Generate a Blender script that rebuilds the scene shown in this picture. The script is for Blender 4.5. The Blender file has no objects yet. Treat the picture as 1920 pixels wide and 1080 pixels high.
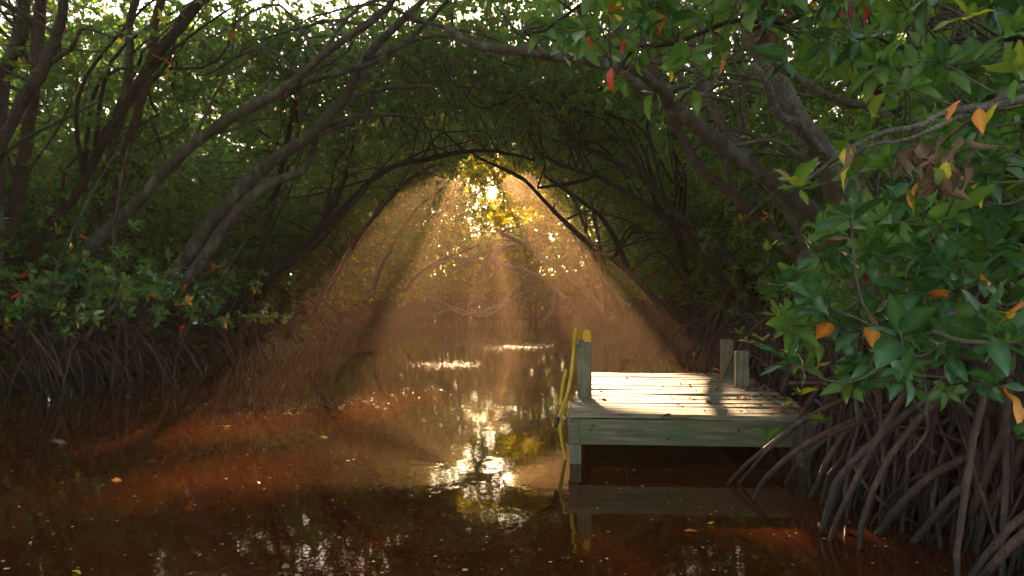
import bpy, math, random
import numpy as np
from mathutils import Vector, Matrix, Euler
random.seed(7)
R = np.random.default_rng(11)

# ------------------------------------------------------------------ camera, sky, sun, exposure
sc = bpy.context.scene
C = sc.collection
cam = bpy.data.cameras.new('camera'); camo = bpy.data.objects.new('camera', cam); C.objects.link(camo)
CH = 1.22; FP = 1280.0                       # eye height; focal length in pixels of a 1920 wide picture
camo.location = (0, 0, CH); camo.rotation_euler = (math.radians(90), 0, 0)
cam.sensor_width = 36; cam.lens = 24; cam.shift_y = -20/1920*-1
cam.clip_start = 0.05; cam.clip_end = 2000
sc.camera = camo
S = Vector((-61, 1280, 343)).normalized()    # towards the sun
EL = math.asin(S.z); AZ = math.atan2(S.x, S.y)
w = bpy.data.worlds.new('World'); sc.world = w; w.use_nodes = True
nt = w.node_tree; nt.nodes.clear()
sky = nt.nodes.new('ShaderNodeTexSky'); sky.sky_type = 'NISHITA'; sky.sun_disc = False
sky.sun_elevation = EL; sky.sun_rotation = AZ; sky.air_density = 1.2; sky.dust_density = 1.0; sky.ozone_density = 1.0
bg = nt.nodes.new('ShaderNodeBackground'); bg.inputs['Strength'].default_value = 0.055
wo = nt.nodes.new('ShaderNodeOutputWorld')
nt.links.new(sky.outputs[0], bg.inputs[0]); nt.links.new(bg.outputs[0], wo.inputs[0])
sl = bpy.data.lights.new('sun', 'SUN'); sl.energy = 5.0; sl.angle = math.radians(0.5); sl.color = (1.0, 0.69, 0.38)
slo = bpy.data.objects.new('sun', sl); C.objects.link(slo)
slo.rotation_euler = S.to_track_quat('Z', 'Y').to_euler(); slo.location = (-3, 30, 20)
sc.view_settings.view_transform = 'Standard'; sc.view_settings.look = 'None'
sc.view_settings.exposure = 3.5; sc.view_settings.gamma = 1.0; sc.view_settings.use_curve_mapping = False
sc.render.engine = 'CYCLES'
cy = sc.cycles
cy.max_bounces = 8; cy.diffuse_bounces = 5; cy.glossy_bounces = 3; cy.transmission_bounces = 4
cy.volume_bounces = 1; cy.transparent_max_bounces = 6
cy.use_denoising = True; cy.sample_clamp_indirect = 4.0; cy.use_adaptive_sampling = True; cy.adaptive_threshold = 0.02

HAZE_D = 0.0038

# ------------------------------------------------------------------ helpers
def P(px, py, Y):
    """a point seen in the photograph at px, py, standing Y metres ahead"""
    return np.array([(px-960)/FP*Y, Y, CH+(560-py)/FP*Y])
def link(o, parent=None):
    C.objects.link(o)
    if parent is not None: o.parent = parent
    return o
def tag(o, label=None, cat=None, group=None, kind=None):
    if label: o['label'] = label
    if cat: o['category'] = cat
    if group: o['group'] = group
    if kind: o['kind'] = kind
    return o
def empty(name, loc, label, cat, group=None):
    o = bpy.data.objects.new(name, None); o.location = tuple(loc); o.empty_display_size = 0.1
    link(o); tag(o, label, cat, group); return o
def mesh(name, V, F, mat=None, smooth=True, mats=None, midx=None):
    me = bpy.data.meshes.new(name)
    me.from_pydata([tuple(map(float, v)) for v in V], [], [tuple(int(i) for i in f) for f in F])
    for m in (mats or ([mat] if mat else [])): me.materials.append(m)
    if midx is not None: me.polygons.foreach_set('material_index', np.asarray(midx, dtype=np.int32))
    if smooth: me.polygons.foreach_set('use_smooth', [True]*len(me.polygons))
    me.update(); return me
def obj(name, me, parent=None, off=None):
    """mesh in world coordinates; under a parent at loc, shift it"""
    o = bpy.data.objects.new(name, me); link(o, parent)
    if parent is not None:
        o.location = -Vector(parent.location)
    return o
class MB:
    def __init__(s): s.V = []; s.F = []; s.n = 0; s.M = []
    def add(s, V, F, m=0):
        s.V.extend([tuple(v) for v in V]); s.F.extend([tuple(int(i)+s.n for i in f) for f in F]); s.M.extend([m]*len(F)); s.n += len(V)
    def mesh(s, name, mat=None, smooth=True, mats=None): return mesh(name, s.V, s.F, mat, smooth, mats, s.M if mats else None)
def smooth_path(pts, n):
    """Catmull-Rom through pts, n samples"""
    pts = np.asarray(pts, float)
    if len(pts) == 2:
        t = np.linspace(0, 1, n)[:, None]; return pts[0]*(1-t)+pts[1]*t
    p = np.vstack([2*pts[0]-pts[1], pts, 2*pts[-1]-pts[-2]])
    segs = len(pts)-1; out = []
    for t in np.linspace(0, segs-1e-6, n):
        i = int(t); u = t-i; a, b, c, d = p[i], p[i+1], p[i+2], p[i+3]
        out.append(0.5*((2*b)+(-a+c)*u+(2*a-5*b+4*c-d)*u*u+(-a+3*b-3*c+d)*u**3))
    return np.array(out)
def tube(path, rad, sides=8, rough=0.0, cap=True, seed=None):
    path = np.asarray(path, float); n = len(path); rad = np.broadcast_to(rad, (n,))
    T = np.gradient(path, axis=0); T /= np.linalg.norm(T, axis=1)[:, None]+1e-9
    up = np.array([0, 0, 1.0]) if abs(T[0][2]) < .9 else np.array([1.0, 0, 0])
    A = np.cross(T[0], up); A /= np.linalg.norm(A); V = []
    ang = np.linspace(0, 2*np.pi, sides, endpoint=False)
    prof = 1+rough*R.normal(size=sides)
    for i in range(n):
        A = A-T[i]*np.dot(A, T[i]); A /= np.linalg.norm(A)+1e-9; B = np.cross(T[i], A)
        if rough: prof = prof*0.75+0.25*(1+rough*1.6*R.normal(size=sides))
        r = rad[i]*(prof if rough else 1)
        V.append(path[i]+np.outer(np.cos(ang)*r, A)+np.outer(np.sin(ang)*r, B))
    V = np.vstack(V); F = []
    for i in range(n-1):
        for j in range(sides):
            k = (j+1) % sides; F.append((i*sides+j, i*sides+k, (i+1)*sides+k, (i+1)*sides+j))
    if cap:
        F.append(tuple(range(sides))[::-1]); F.append(tuple((n-1)*sides+j for j in range(sides)))
    return V, F
def box(x0, x1, y0, y1, z0, z1, bev=0.0, jit=0.0):
    """box with chamfered long edges (12-ish faces)"""
    if bev <= 0:
        V = [(x, y, z) for x in (x0, x1) for y in (y0, y1) for z in (z0, z1)]
        F = [(0, 1, 3, 2), (4, 6, 7, 5), (0, 4, 5, 1), (2, 3, 7, 6), (0, 2, 6, 4), (1, 5, 7, 3)]
        return np.array(V, float), F
    b = bev
    bx = [(x0+b, y0+b), (x1-b, y0+b), (x1-b, y1-b), (x0+b, y1-b)]
    fx = [(x0, y0), (x1, y0), (x1, y1), (x0, y1)]
    V = [(*p, z0) for p in bx]+[(*p, z0+b) for p in fx]+[(*p, z1-b) for p in fx]+[(*p, z1) for p in bx]
    F = [(3, 2, 1, 0), (12, 13, 14, 15)]
    for l in range(3):
        for j in range(4):
            k = (j+1) % 4; F.append((l*4+j, l*4+k, l*4+4+k, l*4+4+j))
    V = np.array(V, float)
    if jit: V += R.normal(size=V.shape)*jit
    return V, F

# ------------------------------------------------------------------ materials
def newmat(name):
    m = bpy.data.materials.new(name); m.use_nodes = True; t = m.node_tree; t.nodes.clear()
    return m, t, t.nodes.new('ShaderNodeOutputMaterial')
def N(t, typ, **kw):
    n = t.nodes.new(typ)
    for k, v in kw.items():
        if k in n.inputs: n.inputs[k].default_value = v
        else: setattr(n, k, v)
    return n
def ramp(t, stops):
    r = t.nodes.new('ShaderNodeValToRGB'); e = r.color_ramp.elements
    while len(e) < len(stops): e.new(0.5)
    for el, (p, c) in zip(e, stops): el.position = p; el.color = (*c, 1)
    return r
def leafmat(name, dark, mid, light, trans, tr=0.38, rough=0.38):
    m, t, out = newmat(name); L = t.links.new
    oi = N(t, 'ShaderNodeObjectInfo'); at = N(t, 'ShaderNodeAttribute', attribute_name='lv')
    ad = N(t, 'ShaderNodeMath', operation='ADD'); L(oi.outputs['Random'], ad.inputs[0]); L(at.outputs['Fac'], ad.inputs[1])
    fr = N(t, 'ShaderNodeMath', operation='FRACT'); L(ad.outputs[0], fr.inputs[0])
    rp = ramp(t, [(0.0, dark), (0.55, mid), (1.0, light)]); L(fr.outputs[0], rp.inputs[0])
    tc = N(t, 'ShaderNodeNewGeometry'); nz = N(t, 'ShaderNodeTexNoise', Scale=38.0, Detail=2.0)
    L(tc.outputs['Position'], nz.inputs['Vector'])
    mr = N(t, 'ShaderNodeMapRange'); mr.inputs['To Min'].default_value = 0.72; mr.inputs['To Max'].default_value = 1.25
    L(nz.outputs['Fac'], mr.inputs['Value'])
    at2 = N(t, 'ShaderNodeAttribute', attribute_name='rib')
    tco = N(t, 'ShaderNodeTexCoord'); vs = N(t, 'ShaderNodeTexVoronoi', Scale=70.0); av = N(t, 'ShaderNodeVectorMath', operation='ADD'); sv = N(t, 'ShaderNodeVectorMath', operation='SCALE')
    sv.inputs[0].default_value = (3, 7, 5); L(oi.outputs['Random'], sv.inputs['Scale']); L(tco.outputs['Object'], av.inputs[0]); L(sv.outputs[0], av.inputs[1]); L(av.outputs[0], vs.inputs['Vector'])
    sp = ramp(t, [(0.10, (1, 1, 1)), (0.18, (0, 0, 0))]); L(vs.outputs['Distance'], sp.inputs[0])
    n4 = N(t, 'ShaderNodeTexNoise', Scale=14.0, Detail=2.0); L(av.outputs[0], n4.inputs['Vector']); r4 = ramp(t, [(0.52, (0, 0, 0)), (0.60, (.75, .75, .75))]); L(n4.outputs['Fac'], r4.inputs[0])
    spm = N(t, 'ShaderNodeMixRGB', blend_type='MULTIPLY'); spm.inputs[0].default_value = 1.0; L(sp.outputs[0], spm.inputs[1]); L(r4.outputs[0], spm.inputs[2])
    wv = N(t, 'ShaderNodeTexWave', Scale=26.0, Distortion=1.0); wv.bands_direction = 'DIAGONAL'; L(tco.outputs['Object'], wv.inputs['Vector'])
    mix = N(t, 'ShaderNodeMixRGB', blend_type='MIX'); mix.inputs[2].default_value = (light[0]*1.5+.02, light[1]*1.35+.02, light[2]*1.5+.01, 1)
    L(at2.outputs['Fac'], mix.inputs[0]); L(rp.outputs[0], mix.inputs[1])
    mul = N(t, 'ShaderNodeVectorMath', operation='SCALE'); L(mix.outputs[0], mul.inputs[0]); L(mr.outputs[0], mul.inputs['Scale'])
    spx = N(t, 'ShaderNodeMixRGB'); spx.inputs[2].default_value = (0.045, 0.028, 0.012, 1); L(spm.outputs[0], spx.inputs[0]); L(mul.outputs[0], spx.inputs[1])
    pb = N(t, 'ShaderNodeBsdfPrincipled', Roughness=rough); L(spx.outputs[0], pb.inputs['Base Color'])
    pb.inputs['Specular IOR Level'].default_value = 0.5
    bpl = N(t, 'ShaderNodeBump', Strength=0.35, Distance=0.002); L(wv.outputs['Fac'], bpl.inputs['Height']); L(bpl.outputs[0], pb.inputs['Normal'])
    tl = N(t, 'ShaderNodeBsdfTranslucent'); tl.inputs[0].default_value = (*trans, 1)
    ms = N(t, 'ShaderNodeMixShader'); ms.inputs[0].default_value = tr
    L(pb.outputs[0], ms.inputs[1]); L(tl.outputs[0], ms.inputs[2]); L(ms.outputs[0], out.inputs[0])
    return m
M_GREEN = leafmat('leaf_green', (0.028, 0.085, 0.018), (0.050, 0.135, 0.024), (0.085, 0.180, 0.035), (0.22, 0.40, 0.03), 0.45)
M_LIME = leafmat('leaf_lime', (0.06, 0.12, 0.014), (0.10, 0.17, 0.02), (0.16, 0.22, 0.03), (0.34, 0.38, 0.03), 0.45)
M_DEEP = leafmat('leaf_deep_green', (0.013, 0.048, 0.017), (0.023, 0.078, 0.025), (0.042, 0.112, 0.036), (0.09, 0.22, 0.03), 0.30, 0.27)  # deeper green, darkened in its colour in place of shade on near leaves
M_YEL = leafmat('leaf_yellow', (0.50, 0.36, 0.02), (0.60, 0.48, 0.03), (0.66, 0.56, 0.05), (0.75, 0.64, 0.03), 0.45)
M_ORA = leafmat('leaf_orange', (0.50, 0.09, 0.012), (0.62, 0.17, 0.015), (0.62, 0.26, 0.03), (0.6, 0.15, 0.01), 0.35)
M_RED = leafmat('leaf_red', (0.30, 0.02, 0.012), (0.42, 0.03, 0.015), (0.48, 0.05, 0.02), (0.5, 0.04, 0.01), 0.3)
M_BRN = leafmat('leaf_brown', (0.030, 0.013, 0.006), (0.070, 0.032, 0.015), (0.15, 0.085, 0.045), (0.10, 0.04, 0.02), 0.12, 0.7)
M_PALE = leafmat('leaf_pale', (0.14, 0.17, 0.10), (0.20, 0.25, 0.14), (0.30, 0.33, 0.20), (0.2, 0.26, 0.08), 0.25, 0.35)

def barkmat(name, a, b, c, scale=1.0, bump=0.6, wet=False, moss=None):
    m, t, out = newmat(name); L = t.links.new
    tc = N(t, 'ShaderNodeTexCoord'); mp = N(t, 'ShaderNodeMapping'); mp.inputs['Scale'].default_value = (scale*9, scale*9, scale*4)
    L(tc.outputs['Object'], mp.inputs[0])
    n1 = N(t, 'ShaderNodeTexNoise', Scale=1.0, Detail=6.0, Roughness=0.65); L(mp.outputs[0], n1.inputs['Vector'])
    n2 = N(t, 'ShaderNodeTexNoise', Scale=9.0, Detail=4.0, Roughness=0.7); L(mp.outputs[0], n2.inputs['Vector'])
    v = N(t, 'ShaderNodeTexVoronoi', Scale=4.5, feature='DISTANCE_TO_EDGE'); L(mp.outputs[0], v.inputs['Vector'])
    rp = ramp(t, [(0.25, a), (0.5, b), (0.75, c)]); L(n1.outputs['Fac'], rp.inputs[0])
    mr = N(t, 'ShaderNodeMapRange'); mr.inputs['From Min'].default_value = 0.3; mr.inputs['From Max'].default_value = 0.7
    mr.inputs['To Min'].default_value = 0.35; mr.inputs['To Max'].default_value = 1.6; L(n2.outputs['Fac'], mr.inputs[0])
    mu = N(t, 'ShaderNodeVectorMath', operation='SCALE'); L(rp.outputs[0], mu.inputs[0]); L(mr.outputs[0], mu.inputs['Scale'])
    col = mu.outputs[0]
    if moss:
        n3 = N(t, 'ShaderNodeTexNoise', Scale=0.6, Detail=5.0); L(mp.outputs[0], n3.inputs['Vector'])
        r3 = ramp(t, [(0.52, (0, 0, 0)), (0.66, (1, 1, 1))]); L(n3.outputs['Fac'], r3.inputs[0])
        mx = N(t, 'ShaderNodeMixRGB'); mx.inputs[2].default_value = (*moss, 1); L(r3.outputs[0], mx.inputs[0]); L(col, mx.inputs[1]); col = mx.outputs[0]
    rough = 0.85
    pb = N(t, 'ShaderNodeBsdfPrincipled', Roughness=rough)
    if wet:   # tide line: roots are stained and wet close to the water
        g = N(t, 'ShaderNodeNewGeometry'); sx = N(t, 'ShaderNodeSeparateXYZ'); L(g.outputs['Position'], sx.inputs[0])
        ad = N(t, 'ShaderNodeMath', operation='MULTIPLY_ADD'); ad.inputs[1].default_value = 0.30; L(n1.outputs['Fac'], ad.inputs[0]); L(sx.outputs['Z'], ad.inputs[2])
        m2 = N(t, 'ShaderNodeMapRange'); m2.inputs['From Min'].default_value = 0.24; m2.inputs['From Max'].default_value = 0.42
        L(ad.outputs[0], m2.inputs[0])
        mx = N(t, 'ShaderNodeMixRGB'); mx.inputs[1].default_value = (0.012, 0.010, 0.010, 1); L(m2.outputs[0], mx.inputs[0]); L(col, mx.inputs[2]); col = mx.outputs[0]
        m3 = N(t, 'ShaderNodeMapRange'); m3.inputs['To Min'].default_value = 0.35; m3.inputs['To Max'].default_value = 0.6; L(m2.outputs[0], m3.inputs[0])
        L(m3.outputs[0], pb.inputs['Roughness'])
    L(col, pb.inputs['Base Color'])
    hh = N(t, 'ShaderNodeMath', operation='MULTIPLY_ADD'); L(v.outputs['Distance'], hh.inputs[0]); hh.inputs[1].default_value = 1.2; L(n2.outputs['Fac'], hh.inputs[2])
    bp = N(t, 'ShaderNodeBump', Strength=min(1, bump*1.5), Distance=0.035); L(hh.outputs[0], bp.inputs['Height']); L(bp.outputs[0], pb.inputs['Normal'])
    L(pb.outputs[0], out.inputs[0]); return m
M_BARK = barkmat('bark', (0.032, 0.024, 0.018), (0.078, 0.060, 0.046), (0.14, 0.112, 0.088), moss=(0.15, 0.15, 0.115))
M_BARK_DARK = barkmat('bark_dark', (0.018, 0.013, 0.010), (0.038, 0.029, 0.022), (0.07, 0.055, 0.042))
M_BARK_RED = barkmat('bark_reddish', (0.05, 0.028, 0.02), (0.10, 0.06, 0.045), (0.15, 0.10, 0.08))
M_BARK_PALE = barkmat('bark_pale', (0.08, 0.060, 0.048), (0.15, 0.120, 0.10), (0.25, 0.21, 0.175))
M_ROOT = barkmat('root_bark', (0.032, 0.014, 0.011), (0.080, 0.036, 0.028), (0.165, 0.090, 0.072), 2.5, 0.35, wet=True)
M_DEAD = barkmat('deadwood', (0.18, 0.14, 0.11), (0.34, 0.28, 0.23), (0.48, 0.41, 0.35))
M_TWIG = barkmat('twig', (0.05, 0.04, 0.03), (0.10, 0.08, 0.055), (0.16, 0.13, 0.09), 3, 0.2)

def woodmat(name, a, b, c, axis='X', green=0.0, paint=None):
    m, t, out = newmat(name); L = t.links.new
    tc = N(t, 'ShaderNodeNewGeometry'); mp = N(t, 'ShaderNodeMapping')
    mp.inputs['Scale'].default_value = {'X': (2.2, 34, 34), 'Z': (34, 34, 2.2), 'Y': (34, 2.2, 34)}[axis]
    oi = N(t, 'ShaderNodeObjectInfo'); ofs = N(t, 'ShaderNodeVectorMath', operation='SCALE'); ofs.inputs[0].default_value = (31, 17, 53)
    L(oi.outputs['Random'], ofs.inputs['Scale']); adv = N(t, 'ShaderNodeVectorMath', operation='ADD'); L(tc.outputs['Position'], adv.inputs[0]); L(ofs.outputs[0], adv.inputs[1])
    L(adv.outputs[0], mp.inputs[0])
    n1 = N(t, 'ShaderNodeTexNoise', Scale=1.0, Detail=7.0, Roughness=0.6, Distortion=0.6); L(mp.outputs[0], n1.inputs['Vector'])
    n2 = N(t, 'ShaderNodeTexNoise', Scale=3.0, Detail=6.0, Roughness=0.7); L(adv.outputs[0], n2.inputs['Vector'])
    rp = ramp(t, [(0.3, a), (0.5, b), (0.72, c)]); L(n1.outputs['Fac'], rp.inputs[0]); col = rp.outputs[0]
    mr = N(t, 'ShaderNodeMapRange'); mr.inputs['To Min'].default_value = 0.6; mr.inputs['To Max'].default_value = 1.35; L(n2.outputs['Fac'], mr.inputs[0])
    mu = N(t, 'ShaderNodeVectorMath', operation='SCALE'); L(col, mu.inputs[0]); L(mr.outputs[0], mu.inputs['Scale']); col = mu.outputs[0]
    bri = N(t, 'ShaderNodeMapRange'); bri.inputs['To Min'].default_value = 0.82; bri.inputs['To Max'].default_value = 1.15; L(oi.outputs['Random'], bri.inputs[0])
    mu2 = N(t, 'ShaderNodeVectorMath', operation='SCALE'); L(col, mu2.inputs[0]); L(bri.outputs[0], mu2.inputs['Scale']); col = mu2.outputs[0]
    if green > 0:
        n3 = N(t, 'ShaderNodeTexNoise', Scale=5.0, Detail=6.0, Roughness=0.7); L(adv.outputs[0], n3.inputs['Vector'])
        r3 = ramp(t, [(0.42, (0, 0, 0)), (0.68, (green,)*3)]); L(n3.outputs['Fac'], r3.inputs[0])
        mx = N(t, 'ShaderNodeMixRGB'); mx.inputs[2].default_value = (0.055, 0.085, 0.028, 1); L(r3.outputs[0], mx.inputs[0]); L(col, mx.inputs[1]); col = mx.outputs[0]
    # knots
    vv = N(t, 'ShaderNodeTexVoronoi', Scale=4.2); L(adv.outputs[0], vv.inputs['Vector'])
    rk = ramp(t, [(0.03, (0.25, 0.22, 0.2)), (0.09, (1, 1, 1))]); L(vv.outputs['Distance'], rk.inputs[0])
    mk = N(t, 'ShaderNodeMixRGB', blend_type='MULTIPLY'); mk.inputs[0].default_value = 0.8; L(col, mk.inputs[1]); L(rk.outputs[0], mk.inputs[2]); col = mk.outputs[0]
    pb = N(t, 'ShaderNodeBsdfPrincipled', Roughness=0.75); L(col, pb.inputs['Base Color'])
    bp = N(t, 'ShaderNodeBump', Strength=0.5, Distance=0.006); L(n1.outputs['Fac'], bp.inputs['Height']); L(bp.outputs[0], pb.inputs['Normal'])
    L(pb.outputs[0], out.inputs[0]); return m
M_DECK = woodmat('weathered_deck', (0.07, 0.046, 0.028), (0.20, 0.150, 0.10), (0.35, 0.28, 0.20), 'X', 0.25)
M_FASCIA = woodmat('mossy_board', (0.045, 0.042, 0.026), (0.12, 0.11, 0.070), (0.22, 0.195, 0.13), 'X', 0.9)
M_POST = woodmat('mossy_post', (0.07, 0.062, 0.042), (0.17, 0.15, 0.105), (0.29, 0.26, 0.195), 'Z', 0.7)
M_PAINT = woodmat('yellow_paint', (0.45, 0.24, 0.01), (0.72, 0.40, 0.012), (0.80, 0.50, 0.03), 'Z')
M_HOSE = woodmat('old_yellow_rail', (0.34, 0.20, 0.015), (0.58, 0.38, 0.03), (0.66, 0.46, 0.06), 'Z', 0.15)
def plain(name, col, rough=0.6, metal=0.0):
    m, t, out = newmat(name); pb = N(t, 'ShaderNodeBsdfPrincipled', Roughness=rough, Metallic=metal)
    n = N(t, 'ShaderNodeTexNoise', Scale=25.0, Detail=5.0); g = N(t, 'ShaderNodeNewGeometry'); t.links.new(g.outputs['Position'], n.inputs['Vector'])
    r = ramp(t, [(0.3, tuple(c*0.6 for c in col)), (0.7, tuple(min(1, c*1.35) for c in col))]); t.links.new(n.outputs['Fac'], r.inputs[0])
    t.links.new(r.outputs[0], pb.inputs['Base Color']); t.links.new(pb.outputs[0], out.inputs[0]); return m
M_BOLT = plain('rusty_bolt', (0.07, 0.05, 0.045), 0.5, 0.7)
M_FLECK = plain('pale_flecks', (0.48, 0.38, 0.24), 0.6)

# water: tannin brown, nearly still
def watermat():
    m, t, out = newmat('tannin_water'); L = t.links.new
    g = N(t, 'ShaderNodeNewGeometry')
    n1 = N(t, 'ShaderNodeTexNoise', Scale=1.0, Detail=3.0, Roughness=0.55); mp = N(t, 'ShaderNodeMapping'); mp.inputs['Scale'].default_value = (9.0, 6.0, 1.0)
    L(g.outputs['Position'], mp.inputs[0]); L(mp.outputs[0], n1.inputs['Vector'])
    n2 = N(t, 'ShaderNodeTexNoise', Scale=1.0, Detail=2.0); mp2 = N(t, 'ShaderNodeMapping'); mp2.inputs['Scale'].default_value = (1.3, 1.0, 1.0)
    L(g.outputs['Position'], mp2.inputs[0]); L(mp2.outputs[0], n2.inputs['Vector'])
    b1 = N(t, 'ShaderNodeBump', Strength=1.0, Distance=0.0010); L(n1.outputs['Fac'], b1.inputs['Height'])
    b2 = N(t, 'ShaderNodeBump', Strength=1.0, Distance=0.0035); L(n2.outputs['Fac'], b2.inputs['Height']); L(b1.outputs[0], b2.inputs['Normal'])
    n3 = N(t, 'ShaderNodeTexNoise', Scale=0.8, Detail=5.0); L(g.outputs['Position'], n3.inputs['Vector'])
    rp = ramp(t, [(0.35, (0.034, 0.0075, 0.0012)), (0.7, (0.056, 0.0120, 0.0020))]); L(n3.outputs['Fac'], rp.inputs[0])
    pb = N(t, 'ShaderNodeBsdfPrincipled', Roughness=0.02, IOR=1.40); L(rp.outputs[0], pb.inputs['Base Color']); L(b2.outputs[0], pb.inputs['Normal'])
    L(pb.outputs[0], out.inputs[0]); return m
M_WATER = watermat()
M_MUD = plain('mud', (0.035, 0.024, 0.018), 0.7)

# ------------------------------------------------------------------ the setting
bL = lambda y: np.interp(y, [-20, 0, 8.4, 12, 20, 26, 36, 42, 48], [-7.5, -6.8, -6.3, -5.2, -5.4, -5.3, -5.0, -4.0, -3.0])
bR = lambda y: np.interp(y, [-20, 0, 2.5, 4.5, 7, 10, 13, 20, 26, 38, 42, 48], [2.6, 2.2, 2.0, 2.1, 2.6, 3.0, 3.6, 4.6, 5.0, 4.6, 3.5, 2.0])
V, F = [], []
for i, x in enumerate((-600, 600)):
    for y in (-600, 900): V.append((x, y, 0))
water = obj('water', mesh('water', V, [(0, 2, 3, 1)], M_WATER, False)); tag(water, 'still brown tannin-stained creek water', kind='structure')
def bank(name, side):
    ys = np.concatenate([np.arange(-60, 0, 4), np.arange(0, 44, .7), np.arange(44, 400, 25)])
    offs = [-0.25, 0.25, 0.8, 1.6, 3, 8, 40, 400]; hs = [-0.15, 0.03, 0.12, 0.2, 0.3, 0.4, 0.4, 0.4]
    V = []; F = []
    for i, y in enumerate(ys):
        yy = min(y, 44)
        for o_, h in zip(offs, hs):
            x = (bL(yy)-0.5-o_) if side < 0 else (bR(yy)+0.5+o_)
            V.append((x+0.15*math.sin(y*2.1+o_), y, h+0.05*math.sin(y*1.3+o_*3)))
    k = len(offs)
    for i in range(len(ys)-1):
        for j in range(k-1):
            q = (i*k+j, i*k+j+1, (i+1)*k+j+1, (i+1)*k+j); F.append(q if side > 0 else q[::-1])
    o = obj(name, mesh(name, V, F, M_MUD)); tag(o, kind='structure'); return o
bank('mud_bank_left', -1); bank('mud_bank_right', 1)
V = []; F = []
xs = np.linspace(-8, 8, 20); 
for i, x in enumerate(xs):
    for y, h in ((42.5+.3*math.sin(x*2), -.15), (43.2, .05), (44.5, .2), (50, .4), (400, .5)): V.append((x, y, h))
for i in range(19):
    for j in range(4): F.append((i*5+j, (i+1)*5+j, (i+1)*5+j+1, i*5+j+1))
tag(obj('mud_bank_far', mesh('mud_bank_far', V, F, M_MUD)), kind='structure')

# haze: one closed box of even air round everything
V, F = box(-70, 70, -45, 110, -1.0, 17.5)
hm = bpy.data.materials.new('haze_air'); hm.use_nodes = True; ht = hm.node_tree; ht.nodes.clear()
ho = ht.nodes.new('ShaderNodeOutputMaterial'); pv = ht.nodes.new('ShaderNodeVolumePrincipled')
pv.inputs['Color'].default_value = (1.0, 0.64, 0.39, 1); pv.inputs['Density'].default_value = HAZE_D; pv.inputs['Anisotropy'].default_value = 0.5
ht.links.new(pv.outputs[0], ho.inputs['Volume'])
haze = obj('haze', mesh('haze', V, F, hm, False)); tag(haze, 'thin warm morning haze filling the air', kind='stuff')

# ------------------------------------------------------------------ leaves
def leaf_geo(L=0.1, W=0.045, fold=0.25, droop=0.25, segs=4, twist=0.0, petiole=0.14):
    """a leaf along +X from the origin, top up; returns V, F, rib mask"""
    V = []; rib = []; F = []
    ts = np.linspace(0, 1, segs+1)
    mid = []
    for t in ts:
        x = L*(petiole+(1-petiole)*t); z = -droop*L*t*t
        mid.append((x, 0, z))
    wd = W/2*np.power(np.sin(np.pi*np.clip(ts, 0, 1)**0.85), 0.8)
    V.append((0, 0, 0)); rib.append(1)
    for m_ in mid: V.append(m_); rib.append(1)
    l0 = len(V)
    for i in range(1, segs):
        a = twist*ts[i]
        for s in (-1, 1):
            V.append((mid[i][0], s*wd[i]*math.cos(a), mid[i][2]+fold*wd[i]+s*wd[i]*math.sin(a))); rib.append(0)
    Lf = lambda i: l0+(i-1)*2; Rt = lambda i: l0+(i-1)*2+1
    F.append((1, 2, Lf(1))); F.append((1, Rt(1), 2))
    for i in range(1, segs-1):
        F.append((i+1, i+2, Lf(i+1), Lf(i))); F.append((i+1, Rt(i), Rt(i+1), i+2))
    F.append((segs, segs+1, Lf(segs-1))); F.append((segs, Rt(segs-1), segs+1))
    n = len(V); V += [(0, 0.0016, 0), (L*petiole, 0.0016, -.001)]; rib += [1, 1]
    F.append((0, n, n+1, 1))
    return np.array(V, float), F, rib
def set_attr(me, name, vals):
    a = me.attributes.new(name, 'FLOAT', 'POINT'); a.data.foreach_set('value', np.asarray(vals, dtype=np.float32))
leafcoll = bpy.data.collections.new('rosette_sources')
def make_rosette(i, main, odd=None, n=8, odd_n=1, twig=True):
    rr = random.Random(100+i); mb = MB(); lv = []; rb = []
    for k in range(n):
        L = rr.uniform(.075, .115); V, F, rib = leaf_geo(L, L*rr.uniform(.40, .50), rr.uniform(.1, .5), rr.uniform(.0, .5), 4, rr.uniform(-.5, .5))
        az = k*2.399+rr.uniform(-.4, .4); el = rr.uniform(-.1, 1.1) if k < n-2 else rr.uniform(.9, 1.35)
        M = np.array((Matrix.Rotation(az, 3, 'Z') @ Matrix.Rotation(-el, 3, 'Y') @ Matrix.Rotation(rr.uniform(-.7, .7), 3, 'X')))
        V = V@M.T+np.array([0, 0, rr.uniform(-.02, .0)])
        mb.add(V, F, 1 if (odd and k < odd_n) else 0); v = rr.random()*0.35; lv += [v]*len(V); rb += rib
    if twig:
        pth = smooth_path([(0, 0, 0), (rr.uniform(-.02, .02), rr.uniform(-.02, .02), -.1), (rr.uniform(-.06, .06), rr.uniform(-.06, .06), -.24)], 4)
        V, F = tube(pth, [.0025, .003, .0035, .0035], 3, cap=False); mb.add(V, F, 2); lv += [0]*len(V); rb += [0]*len(V)
    me = mb.mesh('rosette', mats=[main, odd or main, M_TWIG]); set_attr(me, 'lv', lv); set_attr(me, 'rib', rb)
    o = bpy.data.objects.new('rosette_%02d' % i, me); leafcoll.objects.link(o)
specs = [(M_GREEN, None, 8, 0)]*5+[(M_GREEN, M_RED, 8, 1), (M_GREEN, M_ORA, 8, 1), (M_LIME, None, 7, 0), (M_LIME, M_YEL, 8, 2), (M_YEL, None, 7, 0), (M_BRN, None, 5, 0), (M_GREEN, M_PALE, 8, 2)]
for i, s_ in enumerate(specs): make_rosette(i, *s_)
W_NORMAL = np.array([16, 16, 16, 16, 16, 2.0, 2.5, 17, 1.0, 0.35, 0.6, 5.0]); W_NORMAL /= W_NORMAL.sum()
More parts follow.
